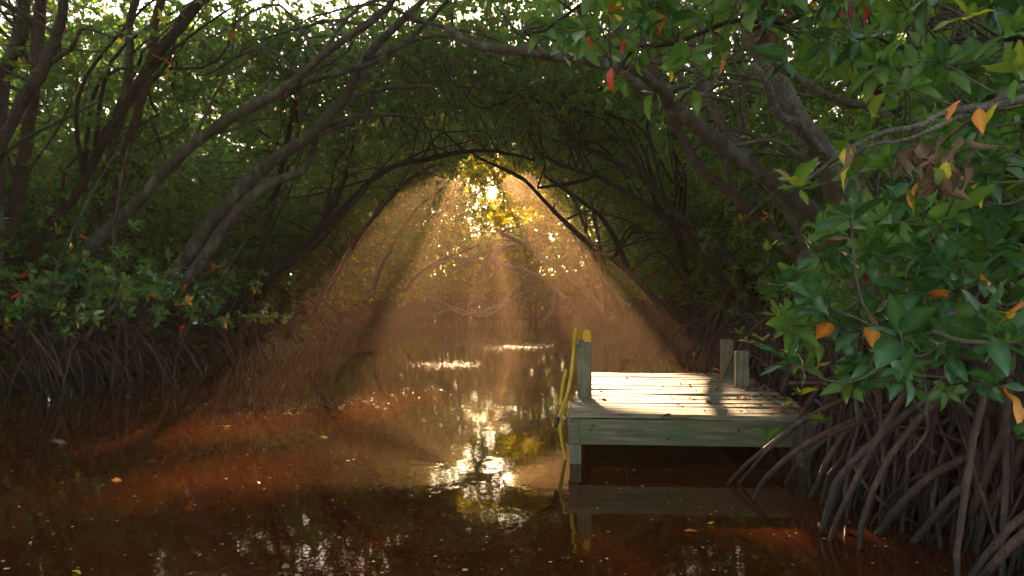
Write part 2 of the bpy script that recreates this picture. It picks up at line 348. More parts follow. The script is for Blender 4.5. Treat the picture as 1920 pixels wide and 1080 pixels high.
W_NEAR = np.array([18, 18, 18, 18, 18, .6, .6, 3, .3, .2, .6, 3.0]); W_NEAR /= W_NEAR.sum()
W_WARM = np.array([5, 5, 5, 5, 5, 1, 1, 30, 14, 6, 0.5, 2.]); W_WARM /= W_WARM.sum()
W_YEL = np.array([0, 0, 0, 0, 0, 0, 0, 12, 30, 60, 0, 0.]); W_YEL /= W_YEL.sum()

ng = bpy.data.node_groups.new('foliage_points', 'GeometryNodeTree')
ng.interface.new_socket('Geometry', in_out='INPUT', socket_type='NodeSocketGeometry')
ng.interface.new_socket('Geometry', in_out='OUTPUT', socket_type='NodeSocketGeometry')
gi = ng.nodes.new('NodeGroupInput'); go = ng.nodes.new('NodeGroupOutput')
ip = ng.nodes.new('GeometryNodeInstanceOnPoints'); ci = ng.nodes.new('GeometryNodeCollectionInfo')
ci.inputs[0].default_value = leafcoll; ci.inputs['Separate Children'].default_value = True; ci.inputs['Reset Children'].default_value = True
def na(name, ty):
    n = ng.nodes.new('GeometryNodeInputNamedAttribute'); n.data_type = ty; n.inputs[0].default_value = name; return n
e2r = ng.nodes.new('FunctionNodeEulerToRotation')
ng.links.new(gi.outputs[0], ip.inputs['Points']); ng.links.new(ci.outputs[0], ip.inputs['Instance'])
ip.inputs['Pick Instance'].default_value = True
ng.links.new(na('ri', 'INT').outputs[0], ip.inputs['Instance Index'])
ng.links.new(na('rot', 'FLOAT_VECTOR').outputs[0], e2r.inputs[0]); ng.links.new(e2r.outputs[0], ip.inputs['Rotation'])
ng.links.new(na('sca', 'FLOAT').outputs[0], ip.inputs['Scale']); ng.links.new(ip.outputs[0], go.inputs[0])

def axis_to_euler(A):
    """euler (x,y,z) turning +Z to A with a random spin: R = Rz*Ry*Rx, tilt by theta about Y then phi about Z; spin put in by pre-rotation"""
    A = A/np.linalg.norm(A, axis=1)[:, None]
    th = np.arccos(np.clip(A[:, 2], -1, 1)); ph = np.arctan2(A[:, 1], A[:, 0])
    # spin about own axis: build matrices and convert
    out = np.zeros_like(A); sp = R.uniform(0, 6.283, len(A))
    for i in range(len(A)):
        out[i] = (Matrix.Rotation(ph[i], 3, 'Z') @ Matrix.Rotation(th[i], 3, 'Y') @ Matrix.Rotation(sp[i], 3, 'Z')).to_euler()
    return out
def foliage(name, pts, axis, scale, idx, parent=None):
    me = bpy.data.meshes.new(name); me.vertices.add(len(pts)); me.vertices.foreach_set('co', np.asarray(pts, dtype=np.float32).ravel())
    a = me.attributes.new('rot', 'FLOAT_VECTOR', 'POINT'); a.data.foreach_set('vector', axis_to_euler(axis).astype(np.float32).ravel())
    a = me.attributes.new('sca', 'FLOAT', 'POINT'); a.data.foreach_set('value', np.asarray(scale, dtype=np.float32))
    a = me.attributes.new('ri', 'INT', 'POINT'); a.data.foreach_set('value', np.asarray(idx, dtype=np.int32))
    o = obj(name, me, parent); md = o.modifiers.new('leaves', 'NODES'); md.node_group = ng
    o['kind'] = 'stuff'; return o

# ------------------------------------------------------------------ where the sun comes through
def foot(p):
    """where a shadow cast from p meets the water"""
    p = np.atleast_2d(p); return np.stack([p[:, 0]-S.x/S.z*p[:, 2], p[:, 1]-S.y/S.z*p[:, 2]], 1)
# gaps in the trees, given by the sunlit patches under them: (x, y, half sizes, turn, lowest height at which the trees are open)
GAPS = [(-2.35, 6.9, 1.2, 0.62, 0.55, 0.0), (-1.35, 8.7, 0.5, 0.7, 0.2, 0.0), (-3.1, 5.9, .6, .28, .6, 0.), (-2.35, 4.5, 1.1, 0.40, 0.55, 0.0),
        (-1.4, 5.25, .5, .12, .6, 0.), (1.42, 5.2, 0.66, 1.75, 0.05, 0.0), (0.5, 17.0, 0.6, 1.2, 0, 0.0),
        (-1.2, 12.6, 0.55, 1.0, 0, 0.0), (0.7, 1.9, 1.7, 1.7, 0, 5.8), (0.9, 9.4, .9, 1.5, 0, 5.3)]
def in_gap(p, water_only=False):
    f = foot(p); z = np.atleast_2d(p)[:, 2]; g = np.zeros(len(f), bool)
    for (x, y, a, b, t, zl) in GAPS:
        if water_only and zl > 1: continue
        mg = np.interp(np.atleast_2d(p)[:, 1], [10, 24, 42, 46], [.04, .12, .20, .28]); dx = f[:, 0]-x; dy = f[:, 1]-y; u = dx*math.cos(t)+dy*math.sin(t); v = -dx*math.sin(t)+dy*math.cos(t)
        st = vnoise(f*np.array([1., .45]), 3.6, 4) > (-.75 if x > 1 else -.85)
        g |= (st | (zl > 1)) & ((u/(a+mg))**2+(v/(b+mg))**2 < 1) & (z > zl)
    return g
def vnoise(p, s, seed):
    """cheap smooth noise"""
    q = np.asarray(p)*s+seed*7.3
    return (np.sin(q[:, 0]*1.7+np.sin(q[:, 1]*1.3)*1.4)+np.sin(q[:, 1]*2.1+np.sin(q[:, 0]*1.9+1.)*1.2)+np.sin((q[:, 0]+q[:, 1])*0.9+2.))/3

# ------------------------------------------------------------------ trees: trunks seen in the photograph, each at its own distance
# (name, label, bark, [(px,py,Y)...], r0, r1, [branches: (pts, r0, r1)], palette)
T = []
def tree(label, bark, trunk, r0, r1, branches=(), pal='n', base=True, cat='tree', name='mangrove_tree', group='mangrove trees arching over the creek', twin=None, fol=True, lean=None):
    T.append(dict(label=label, bark=bark, trunk=[P(*q) for q in trunk], r0=r0, r1=r1, br=[([P(*q) for q in b[0]], b[1], b[2]) for b in branches], pal=pal, base=base, cat=cat, name=name, group=group, twin=twin, fol=fol))
# left bank
tree('dark forked mangrove leaning in from the left edge of the picture, nearest on that bank', M_BARK_DARK,
     [(-60, 400, 7.6), (0, 278, 7.4), (45, 185, 7.3), (75, 135, 7.2), (95, 65, 7.1), (112, 0, 7.0), (125, -90, 6.9)], .085, .05,
     [([(92, 120, 7.2), (130, 85, 7.1), (155, 50, 7.0), (215, 70, 6.9)], .028, .012), ([(0, 295, 7.4), (50, 255, 7.2), (130, 215, 7.0), (200, 180, 6.9)], .02, .01)])
tree('short pale upright trunk at the top left corner behind the dark forked one', M_BARK,
     [(0, 190, 10), (22, 108, 10), (34, 60, 10), (42, 28, 10), (50, -60, 10)], .10, .08)
tree('reddish upright trunk near the left edge running from the low leaves to the top', M_BARK_RED,
     [(8, 520, 9.4), (12, 470, 9.4), (42, 350, 9.3), (62, 250, 9.2), (76, 150, 9.2), (84, 40, 9.1), (88, -60, 9.1)], .095, .07)
tree('long slanting dark mangrove behind the low leaves at left, passing behind the two upright trunks', M_BARK_DARK,
     [(45, 520, 9.9), (55, 490, 9.9), (105, 405, 9.8), (145, 350, 9.8), (182, 278, 9.7), (235, 190, 9.6), (300, 85, 9.4), (365, 0, 9.2), (400, -50, 9.1)], .085, .07,
     [([(335, 40, 9.3), (375, 0, 9.2), (400, -40, 9.1)], .05, .04)])
tree('straight brown trunk standing between the two long slanting trunks on the left', M_BARK_RED,
     [(192, 450, 10.2), (200, 420, 10.2), (225, 340, 10.1), (248, 260, 10.0), (266, 200, 10.0), (285, 110, 9.9), (300, 10, 9.8)], .08, .06)
tree('thin grey trunk just left of the straight brown trunk, half hidden by leaves', M_BARK,
     [(176, 440, 11.2), (184, 390, 11.2), (203, 300, 11.1), (228, 220, 11.0), (250, 120, 10.9), (255, 20, 10.9)], .075, .055)
tree('long grey brown mangrove leaning right in one clean sweep over the left bank', M_BARK,
     [(95, 585, 9.4), (118, 545, 9.4), (150, 490, 9.3), (200, 430, 9.2), (260, 380, 9.1), (310, 320, 9.0), (370, 262, 8.9), (430, 220, 8.8), (500, 183, 8.7), (555, 145, 8.6), (610, 100, 8.5), (675, 50, 8.4), (735, 5, 8.3), (790, -60, 8.2)], .115, .04,
     [([(500, 183, 8.7), (560, 158, 8.9), (635, 137, 9.1), (700, 117, 9.3), (752, 85, 9.4), (790, 52, 9.5), (840, 0, 9.6)], .05, .025),
      ([(395, 250, 8.9), (440, 243, 9.0), (480, 225, 9.2), (530, 220, 9.3)], .025, .01),
      ([(620, 95, 8.5), (600, 85, 8.7), (550, 92, 8.9), (480, 92, 9.1), (440, 110, 9.2)], .014, .008)])
tree('thick twin stemmed mangrove leaning far right from the left bank, its two stems pressed together', M_BARK,
     [(225, 612, 10.2), (250, 588, 10.2), (310, 545, 10.1), (350, 490, 10.0), (400, 415, 9.9), (450, 365, 9.8), (480, 330, 9.8), (530, 290, 9.7), (585, 255, 9.6), (625, 215, 9.5), (655, 175, 9.4), (690, 110, 9.3), (745, 50, 9.2)], .15, .05,
     [([(268, 592, 10.0), (330, 548, 9.9), (375, 490, 9.8), (425, 415, 9.7), (470, 365, 9.7), (510, 335, 9.8), (560, 318, 9.9), (580, 280, 10), (590, 240, 10)], .12, .045),
      ([(605, 238, 9.6), (650, 226, 9.8), (700, 217, 10), (770, 220, 10.3), (820, 232, 10.6)], .045, .02),
      ([(560, 272, 9.7), (620, 280, 9.6), (680, 262, 9.6)], .02, .01),
      ([(640, 195, 9.5), (700, 170, 9.8), (770, 165, 10), (850, 160, 10.4), (950, 175, 11)], .03, .012)])
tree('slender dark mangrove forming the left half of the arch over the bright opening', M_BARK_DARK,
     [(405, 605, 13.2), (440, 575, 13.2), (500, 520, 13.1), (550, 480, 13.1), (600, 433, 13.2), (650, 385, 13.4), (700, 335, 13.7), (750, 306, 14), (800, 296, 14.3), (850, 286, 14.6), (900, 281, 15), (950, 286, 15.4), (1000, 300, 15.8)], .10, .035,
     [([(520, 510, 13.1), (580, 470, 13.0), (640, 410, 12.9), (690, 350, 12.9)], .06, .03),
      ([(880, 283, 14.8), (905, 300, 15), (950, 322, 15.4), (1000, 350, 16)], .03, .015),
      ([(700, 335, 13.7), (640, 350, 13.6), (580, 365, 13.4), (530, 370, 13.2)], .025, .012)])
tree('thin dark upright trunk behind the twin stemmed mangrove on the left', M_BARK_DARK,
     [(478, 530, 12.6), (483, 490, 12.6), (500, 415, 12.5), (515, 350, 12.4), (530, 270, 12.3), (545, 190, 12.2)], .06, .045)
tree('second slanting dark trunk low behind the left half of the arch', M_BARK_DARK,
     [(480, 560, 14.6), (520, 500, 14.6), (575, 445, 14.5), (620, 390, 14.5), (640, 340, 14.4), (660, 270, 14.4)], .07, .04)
tree('slim bent sapling rising through the sunbeams left of the opening', M_BARK,
     [(600, 600, 19), (620, 540, 19), (655, 480, 19), (690, 430, 19), (715, 385, 19.2), (750, 350, 19.5), (800, 330, 20)], .04, .02,
     [([(655, 480, 19), (680, 450, 19), (700, 430, 19.2), (715, 425, 20)], .02, .01)], pal='w')
tree('hazy slanting trunk inside the left sunbeam', M_BARK_RED,
     [(580, 600, 17.5), (610, 540, 17.5), (650, 480, 17.4), (690, 420, 17.4), (730, 370, 17.6), (770, 330, 18), (830, 300, 18.6)], .06, .03, pal='w')
# right bank
tree('large grey mangrove on the right leaning left into a long level limb at the top', M_BARK,
     [(1640, 520, 6.6), (1560, 430, 6.6), (1500, 385, 6.5), (1440, 345, 6.4), (1385, 300, 6.3), (1330, 255, 6.2), (1285, 215, 6.1), (1230, 180, 6.0), (1180, 140, 5.9), (1120, 120, 5.9), (1040, 112, 6.0), (960, 100, 6.1), (905, 84, 6.2), (860, 60, 6.4)], .10, .028,
     [([(1040, 112, 6.0), (1000, 90, 5.7), (960, 60, 5.5), (930, 20, 5.4)], .018, .008), ([(1285, 215, 6.1), (1230, 150, 5.7), (1170, 110, 5.4), (1120, 60, 5.2), (1090, 0, 5.0)], .05, .02)])
tree('rough dark trunk leaning left just below the large grey mangrove on the right', M_BARK_RED,
     [(1640, 590, 7.6), (1560, 520, 7.6), (1500, 480, 7.5), (1450, 430, 7.5), (1405, 390, 7.4), (1365, 355, 7.4), (1325, 325, 7.3), (1295, 275, 7.3), (1270, 225, 7.2), (1250, 170, 7.2), (1220, 100, 7.1)], .085, .05)
tree('straight pale grey trunk crossing behind the large leaning mangrove at upper right', M_BARK_PALE,
     [(1500, 440, 7.2), (1440, 340, 7.0), (1385, 270, 6.9), (1350, 215, 6.8), (1320, 150, 6.7), (1300, 90, 6.6), (1270, 0, 6.5)], .07, .05)
tree('thickest pale mangrove trunk with flaking bark, upright at upper right behind the near branches', M_BARK_PALE,
     [(1660, 560, 5.6), (1620, 440, 5.5), (1585, 360, 5.4), (1545, 290, 5.3), (1505, 235, 5.3), (1470, 170, 5.2), (1440, 100, 5.2), (1420, 40, 5.1), (1405, -50, 5.1)], .12, .085,
     [([(1540, 285, 5.2), (1500, 235, 5.0), (1465, 215, 5.0), (1440, 150, 4.9), (1415, 120, 4.9)], .04, .025),
      ([(1680, 228, 4.2), (1640, 205, 4.3), (1580, 195, 4.3), (1510, 160, 4.3), (1455, 125, 4.3), (1415, 70, 4.3), (1395, 0, 4.3)], .028, .022)])
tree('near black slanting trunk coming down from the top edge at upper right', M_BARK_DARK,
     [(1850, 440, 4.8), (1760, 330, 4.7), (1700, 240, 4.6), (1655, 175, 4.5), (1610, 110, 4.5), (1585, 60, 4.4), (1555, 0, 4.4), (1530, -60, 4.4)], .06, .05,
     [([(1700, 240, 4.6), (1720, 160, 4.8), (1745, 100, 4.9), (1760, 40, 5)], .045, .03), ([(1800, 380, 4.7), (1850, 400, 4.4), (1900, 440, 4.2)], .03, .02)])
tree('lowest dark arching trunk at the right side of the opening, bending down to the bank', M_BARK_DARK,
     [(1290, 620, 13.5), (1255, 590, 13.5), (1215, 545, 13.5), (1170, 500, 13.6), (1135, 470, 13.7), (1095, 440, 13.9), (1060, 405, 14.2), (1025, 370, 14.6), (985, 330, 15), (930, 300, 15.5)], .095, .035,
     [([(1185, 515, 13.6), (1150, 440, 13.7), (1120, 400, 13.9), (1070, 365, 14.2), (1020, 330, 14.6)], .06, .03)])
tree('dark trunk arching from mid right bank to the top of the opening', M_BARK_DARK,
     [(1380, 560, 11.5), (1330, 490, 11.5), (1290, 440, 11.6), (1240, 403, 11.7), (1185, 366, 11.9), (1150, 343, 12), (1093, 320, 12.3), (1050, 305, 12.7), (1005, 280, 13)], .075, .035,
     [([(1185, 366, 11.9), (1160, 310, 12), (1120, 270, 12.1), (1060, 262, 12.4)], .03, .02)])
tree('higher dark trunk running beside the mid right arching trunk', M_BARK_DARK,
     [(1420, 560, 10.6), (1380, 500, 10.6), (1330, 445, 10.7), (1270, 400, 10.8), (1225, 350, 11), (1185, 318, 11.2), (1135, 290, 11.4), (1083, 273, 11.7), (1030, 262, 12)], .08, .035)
tree('thin upright dark trunk in the leaves above the back of the dock', M_BARK_DARK,
     [(1330, 640, 12.4), (1300, 560, 12.4), (1275, 480, 12.4), (1262, 400, 12.4), (1268, 330, 12.3), (1262, 230, 12.2)], .055, .04)
tree('slim slanting trunk in the right sunbeam beyond the arch', M_BARK_RED,
     [(1175, 610, 19), (1150, 560, 19), (1120, 500, 19), (1100, 450, 19.2), (1080, 390, 19.5), (1050, 340, 20)], .075, .04, pal='w')
# clearing and the far end
tree('bright yellow leaved tree hanging over the far side of the opening', M_BARK,
     [(1140, 595, 26), (1130, 500, 26), (1110, 400, 26), (1090, 310, 26), (1080, 250, 26)], .10, .05,
     [([(1090, 310, 26), (1040, 300, 26), (990, 300, 26), (930, 296, 25.7)], .03, .012), ([(1112, 405, 26), (1060, 395, 26), (1000, 395, 26), (940, 400, 25.5)], .022, .010)], pal='y')
tree('sunlit olive tree on the left bank beyond the beams', M_BARK,
     [(690, 585, 28), (705, 520, 28), (740, 450, 28), (780, 390, 28.5), (830, 350, 29)], .11, .05, pal='w')
tree('dark leaning tree at the left of the far bend of the creek', M_BARK_DARK,
     [(740, 600, 36), (755, 555, 36), (790, 510, 36), (850, 480, 36.5), (905, 460, 37)], .11, .04, pal='w')
tree('hazy tree at the right of the far bend of the creek', M_BARK,
     [(1130, 600, 36), (1115, 540, 36), (1090, 470, 36), (1060, 420, 36), (1020, 380, 36)], .12, .05, pal='w')
tree('green leafy tree closing the far end of the creek in the middle', M_BARK,
     [(950, 590, 50), (955, 520, 50), (945, 440, 50), (940, 380, 50), (950, 330, 50)], .06, .03, pal='w')
tree('tall hazy tree at the far end left of centre', M_BARK,
     [(820, 590, 49), (830, 500, 49), (840, 420, 49), (840, 360, 49), (830, 330, 49)], .11, .05, pal='w')
tree('tall hazy tree at the far end right of centre', M_BARK,
     [(1080, 590, 49), (1085, 500, 49), (1080, 420, 49), (1090, 360, 49), (1100, 330, 49)], .11, .05, pal='w')
# low shrubs on the near left bank
tree('low leafy mangrove shrub hanging over the roots at the far left of the water', M_BARK, [(20, 640, 8.7), (45, 600, 8.6), (90, 560, 8.4), (100, 520, 8.3)], .03, .015, (), 's', True, 'shrub', 'mangrove_shrub', 'low mangrove shrubs on the left bank')
tree('low leafy mangrove shrub in front of the foot of the long leaning trunk', M_BARK, [(160, 640, 8.7), (190, 600, 8.6), (220, 570, 8.5), (215, 535, 8.4)], .03, .015, (), 's', True, 'shrub', 'mangrove_shrub', 'low mangrove shrubs on the left bank')
tree('low leafy mangrove shrub just right of the foot of the twin stemmed trunk', M_BARK, [(340, 640, 10.2), (360, 600, 10.1), (390, 570, 10), (400, 545, 10)], .03, .015, (), 's', True, 'shrub', 'mangrove_shrub', 'low mangrove shrubs on the left bank')

# ---- sample the leaf mass of the tunnel
def prof(y):
    c = np.interp(y, [0, 8, 17, 26, 36, 44], [-2.2, -1.3, -.75, -.3, -.2, -.2])
    wl = c-(bL(y)-0.15); wr = (bR(y)+0.25)-c
    h = np.interp(y, [0, 6, 8, 12, 17, 20, 24, 28, 34, 44], [9, 7.5, 5.0, 4.75, 4.75, 5.0, 6.6, 8.2, 9.2, 8])
    return c, wl, wr, h
def rho(p):
    c, wl, wr, h = prof(p[:, 1]); dx = p[:, 0]-c
    u = np.abs(dx)/np.where(dx < 0, wl, wr); v = np.clip((p[:, 2]-1.0)/(h-1.0), 0, None)
    q = np.interp(p[:, 1], [6, 11, 15, 22, 28], [2.0, 1.8, 1.55, 1.6, 1.8])
    r = (u**q+v**q)**(1/q)
    return (r-1)*4.2+.22*np.sin(p[:, 1]*2.3+p[:, 2]*1.7)+.16*np.sin(p[:, 0]*3.1+p[:, 1]*1.1)
def sample(n, lo, hi, dmin, dmax, zlo=0.9):
    out = []
    tot = 0
    while tot < n:
        p = R.uniform(lo, hi, (n*4, 3)); d = rho(p); u_low = (p[:, 2] < zlo)
        k = (d > dmin) & (d < dmax) & ~u_low; p = p[k]; out.append(p); tot += len(p)
    return np.vstack(out)[:n]
cl = sample(7500, (-11, 6.0, .75), (8.5, 23.0, 8.2), 0.25, 2.7)
# the canopy starts overhead a few metres in front of the camera; thin towards the top left
keep = ~((cl[:, 1] < 8.3) & (np.abs(cl[:, 0]+1.5) < 4.0)); cl = cl[keep]
vd = rho(cl); hi_ = (cl[:, 2] > 3.2) & (cl[:, 1] > 7); drop = hi_ & (vd > 1.5) & (R.random(len(cl)) < .6); cl = cl[~drop]
drop = hi_[~drop] & (R.random(len(cl)) < .42); cl = cl[~drop]
thin = (cl[:, 0] < -0.3) & ((cl[:, 2]-CH)/cl[:, 1] > .40) & (R.random(len(cl)) < .25); cl = cl[~thin]
ext = R.uniform((-9, 8.5, 4.6), (4.5, 15, 7.0), (7200, 3)); sl_ = (ext[:, 2]-CH)/ext[:, 1]; ext = ext[(sl_ > .22) & (sl_ < .40) & (rho(ext) > .2) & (rho(ext) < 2.8)]; cl = np.vstack([cl, ext[:330]])
cnt = R.integers(10, 22, len(cl))
pts = np.repeat(cl, cnt, 0); pts += R.normal(size=pts.shape)*np.array([.30, .30, .24])
d = rho(pts); pts = pts[(d > 0.0) & (pts[:, 2] > .95+.25*np.sin(pts[:, 1]*2.7))]
# further on: around the clearing
cl2 = sample(1900, (-12, 23, .8), (12, 41, 10.5), 0.2, 3.0)
pts2 = np.repeat(cl2, 14, 0); pts2 += R.normal(size=pts2.shape)*np.array([.4, .4, .32]); pts2 = pts2[(rho(pts2) > 0) & (pts2[:, 2] > .8)]
# crown wall closing the far end
def farwall(n):
    p = R.uniform((-17, 43.5, .8), (17, 53, 13.0), (n, 3)); top = 12.7+0.6*np.sin(p[:, 0]*1.1)+.8*np.sin(p[:, 0]*5.3+1)
    return p[p[:, 2] < top]
cl3 = farwall(3900); pts3 = np.repeat(cl3, 14, 0); pts3 += R.normal(size=pts3.shape)*np.array([.5, .45, .35]); pts3 = pts3[pts3[:, 2] > .8]
# yellow crown catching the sun
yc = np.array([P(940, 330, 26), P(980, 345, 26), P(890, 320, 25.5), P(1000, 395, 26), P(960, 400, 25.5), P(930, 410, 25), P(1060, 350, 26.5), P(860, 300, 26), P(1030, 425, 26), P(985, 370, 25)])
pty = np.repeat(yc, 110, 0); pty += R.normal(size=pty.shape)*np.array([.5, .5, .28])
# low leaves hanging in front on the left bank (shrubs)
def shrubpts():
    out = []
    for i, t in enumerate(T):
        if t['pal'] != 's': continue
        c = np.array(t['trunk'][2])+np.array([.0, 0, .12])
        q = R.normal(size=(80, 3))*np.array([.65, .40, .28])+c; out.append(q)
    return np.vstack(out)
pts4 = shrubpts()
# leaves added along the sun's rays to keep it off the near water
def sun_blockers(n, fx, fy, Y0=25, Y1=34):
    F_ = R.uniform((fx[0], fy[0]), (fx[1], fy[1]), (n, 2)); Y_ = R.uniform(Y0, Y1, n); z_ = (Y_-F_[:, 1])*S.z/S.y
    return np.stack([F_[:, 0]+S.x/S.z*z_, Y_, z_], 1)+R.normal(size=(n, 3))*.1
pty = np.vstack([pty, sun_blockers(480, (-.3, 2.3), (.3, 3.3), 25, 27), sun_blockers(600, (.8, 2.7), (.9, 3.5), 25, 27.5)])
pts2 = np.vstack([pts2, sun_blockers(450, (2.2, 4.0), (.0, 3.4)), sun_blockers(700, (-5, -.9), (.2, 3.7))])
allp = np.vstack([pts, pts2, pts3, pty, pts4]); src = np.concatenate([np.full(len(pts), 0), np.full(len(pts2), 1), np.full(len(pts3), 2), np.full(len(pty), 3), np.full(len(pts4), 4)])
g = in_gap(allp) & (allp[:, 1] > 9) & (src != 3) | in_gap(allp, True) & (src == 3); allp = allp[~g]; src = src[~g]
# dappled light in the clearing: openings in the far crowns
f = foot(allp); dap = (src == 2) & (allp[:, 2] > 5.5) & (f[:, 1] > 12) & (vnoise(f, 1.3, 1) > np.interp(f[:, 1], [12, 20], [.55, .05])-.7*np.exp(-((f[:, 0]+.6)/.8)**2)); allp = allp[~dap]; src = src[~dap]
# stems stand just inside the leaf wall, where they show
for t in T:
    if t['pal'] != 'n' or not 7 < t['trunk'][0][1] < 14.5: continue
    for path in [t['trunk']]+[b[0] for b in t['br']]:
        for k in range(len(path)):
            q = path[k]
            if q[2] < 1.5: continue
            for _ in range(24):
                if rho(q[None])[0] < .25 or q[1] < 5.6: break
                q = np.array([0, 0, CH])+(q-np.array([0, 0, CH]))*.985
            path[k] = path[k]*.15+q*.85
    fac = np.mean([q[1] for q in t['trunk']])/t['trunk'][0][1]; t['r0'] *= .5+.5*fac; t['r1'] *= fac*.9; t['r0'] *= .88; t['br'] = [(b_[0], b_[1]*fac, b_[2]*fac) for b_ in t['br']]
for t in T:
    d_ = t['trunk'][-1]-t['trunk'][-2]; d_ /= np.linalg.norm(d_)
    if d_[2] > .6 and t['trunk'][0][1] < 14: t['trunk'].append(t['trunk'][-1]+d_*.9+np.array([.15, 0, 0])); t['trunk'].append(t['trunk'][-1]+d_*.8+np.array([.3, -.1, 0])); t['r1'] *= .8
# assign every rosette to the nearest stem
sk = []; skid = []
for i, t in enumerate(T):
    for path in [t['trunk']]+[b[0] for b in t['br']]:
        q = smooth_path(path, 14); sk.append(q); skid += [i]*len(q)
sk = np.vstack(sk); skid = np.array(skid)
own = np.zeros(len(allp), int); near = np.zeros(len(allp), int)
for a in range(0, len(allp), 20000):
    dd = ((allp[a:a+20000, None, :]-sk[None])**2).sum(2)
    j = dd.argmin(1); near[a:a+20000] = j; own[a:a+20000] = skid[j]
yid = [i for i, t in enumerate(T) if t['pal'] == 'y'][0]
own[src == 3] = yid
print('rosettes', len(allp), np.bincount(src))

def prop_root(a, b, r, k=8, sides=5, sag=None):
    """arching stilt root from a (on the trunk) down to b (in the water/mud)"""
    a = np.array(a, float); b = np.array(b, float); m = (a+b)/2
    hgt = abs(a[2]-b[2]); out = b-a; out[2] = 0
    p1 = a+out*.38+np.array([0, 0, hgt*(.04 if sag is None else sag)]); p2 = a+out*.78-np.array([0, 0, hgt*.42])
    j = R.normal(size=(2, 3))*.04*np.linalg.norm(b-a)
    pth = smooth_path([a, p1+j[0], p2+j[1], b], k)
    pth = pth + R.normal(size=pth.shape)*r*.35
    V, F = tube(pth, np.linspace(r, r*.62, k), sides, .06, cap=False)
    return V, F
# bank roots: feet along the water line, assigned to the nearest tree base
bases = []
for t in T:
    b = np.array(t['trunk'][0]); bases.append(b)
bases = np.array(bases)
rootjobs = {i: [] for i in range(len(T))}; tangle = {i: MB() for i in range(len(T))}
def add_bank_roots(side, y0, y1, per_m):
    n = int((y1-y0)*per_m)
    for k in range(n):
        y = R.uniform(y0, y1); e = bL(y) if side < 0 else bR(y); sgn = 1 if side < 0 else -1
        foot_ = np.array([e+sgn*(R.exponential(.35)-.45), y, -.12])
        L = R.uniform(.7, 1.9); hz = R.uniform(.5, 1.12)
        top = np.array([foot_[0]-sgn*L, y+R.normal()*.6+.15, hz])
        if side > 0 and y < 9.2 and foot_[0] < bR(y)+.1: continue
        nearest = np.abs(bases[:, 1]-y)+np.where(np.sign(bases[:, 0]+.5) == side, 0, 100)
        i = int(nearest.argmin()); front = sgn*(foot_[0]-e) > -.25
        r = R.uniform(.011, .024)*(1 if y < 20 else 1.25)
        V, F = prop_root(top, foot_, r, 7, 4 if y > 14 else 5, sag=R.uniform(-.05, .12))
        if front and y < 15 and len(rootjobs[i]) < 280: rootjobs[i].append((V, F))
        else: tangle[i].add(V, F)
add_bank_roots(-1, 6.5, 16, 24); add_bank_roots(-1, 16, 42, 16)
add_bank_roots(1, 6.5, 16, 26); add_bank_roots(1, 16, 42, 16)
for k in range(260):                                   # far end
    x = R.uniform(-5, 4.5); y = 42.2+R.normal()*.5; V, F = prop_root((x+R.normal()*.6, y+R.uniform(.6, 1.6), R.uniform(.7, 1.6)), (x, y, -.1), R.uniform(.02, .035), 6, 4)
    tangle[[i for i, t in enumerate(T) if t['trunk'][0][1] > 45][k % 3]].add(V, F)

LEAFM = {}
def leaf_variant(mat, v):
    k = (mat.name, v)
    if k not in LEAFM:
        rr = random.Random(v*13+5); dry = mat is M_BRN; V, F, rib = leaf_geo(.11, .11*rr.uniform(.36, .54), rr.uniform(.9, 1.6) if dry else rr.uniform(.02, .55), rr.uniform(.3, .9) if dry else rr.uniform(-.1, .55), 8, rr.uniform(-.8, .8)*(2 if dry else 1), .10)
        wv = rr.uniform(.001, .0035)*(2 if dry else 1); V[:, 2] += wv*np.sin(V[:, 0]*rr.uniform(90, 160)+V[:, 1]*60); V[:, 1] += rr.uniform(-.9, .9)*V[:, 0]**2
        me = mesh('leaf', V, F, mat); set_attr(me, 'lv', [0]*len(V)); set_attr(me, 'rib', rib); LEAFM[k] = me
    return LEAFM[k]
def put_leaf(parent, base, direction, size, mat, v=None, name='leaf', roll=None):
    o = bpy.data.objects.new(name, leaf_variant(mat, random.randrange(10) if v is None else v)); C.objects.link(o)
    d = Vector(direction).normalized(); up = Vector((0, 0, 1)); side = up.cross(d)
    if side.length < 1e-3: side = Vector((0, 1, 0))
    side.normalize(); n = d.cross(side); M = Matrix((d, side, n)).transposed() @ Matrix.Rotation(random.uniform(-.7, .7) if roll is None else roll, 3, 'X')
    loc = Vector(base)
    if parent is not None: o.parent = parent; loc = loc-Vector(parent.location)
    o.matrix_basis = Matrix.Translation(loc) @ M.to_4x4() @ Matrix.Diagonal((size, size, size, 1)); return o
def whorl(parent, c, axis, n, size, mats=(M_GREEN,), spread=1.0):
    A = Vector(axis).normalized(); q = A.to_track_quat('Z', 'Y'); off = random.uniform(0, 6.28)
    for k in range(n):
        az = off+k*2.399+random.uniform(-.25, .25); el = random.uniform(.0, .9)*spread if k < n-2 else random.uniform(.8, 1.3)
        d = q @ Vector((math.cos(az)*math.cos(el), math.sin(az)*math.cos(el), math.sin(el)))
        put_leaf(parent, Vector(c)+A*random.uniform(-.02, .0), d, size*random.uniform(.6, 1.15), random.choice(mats))

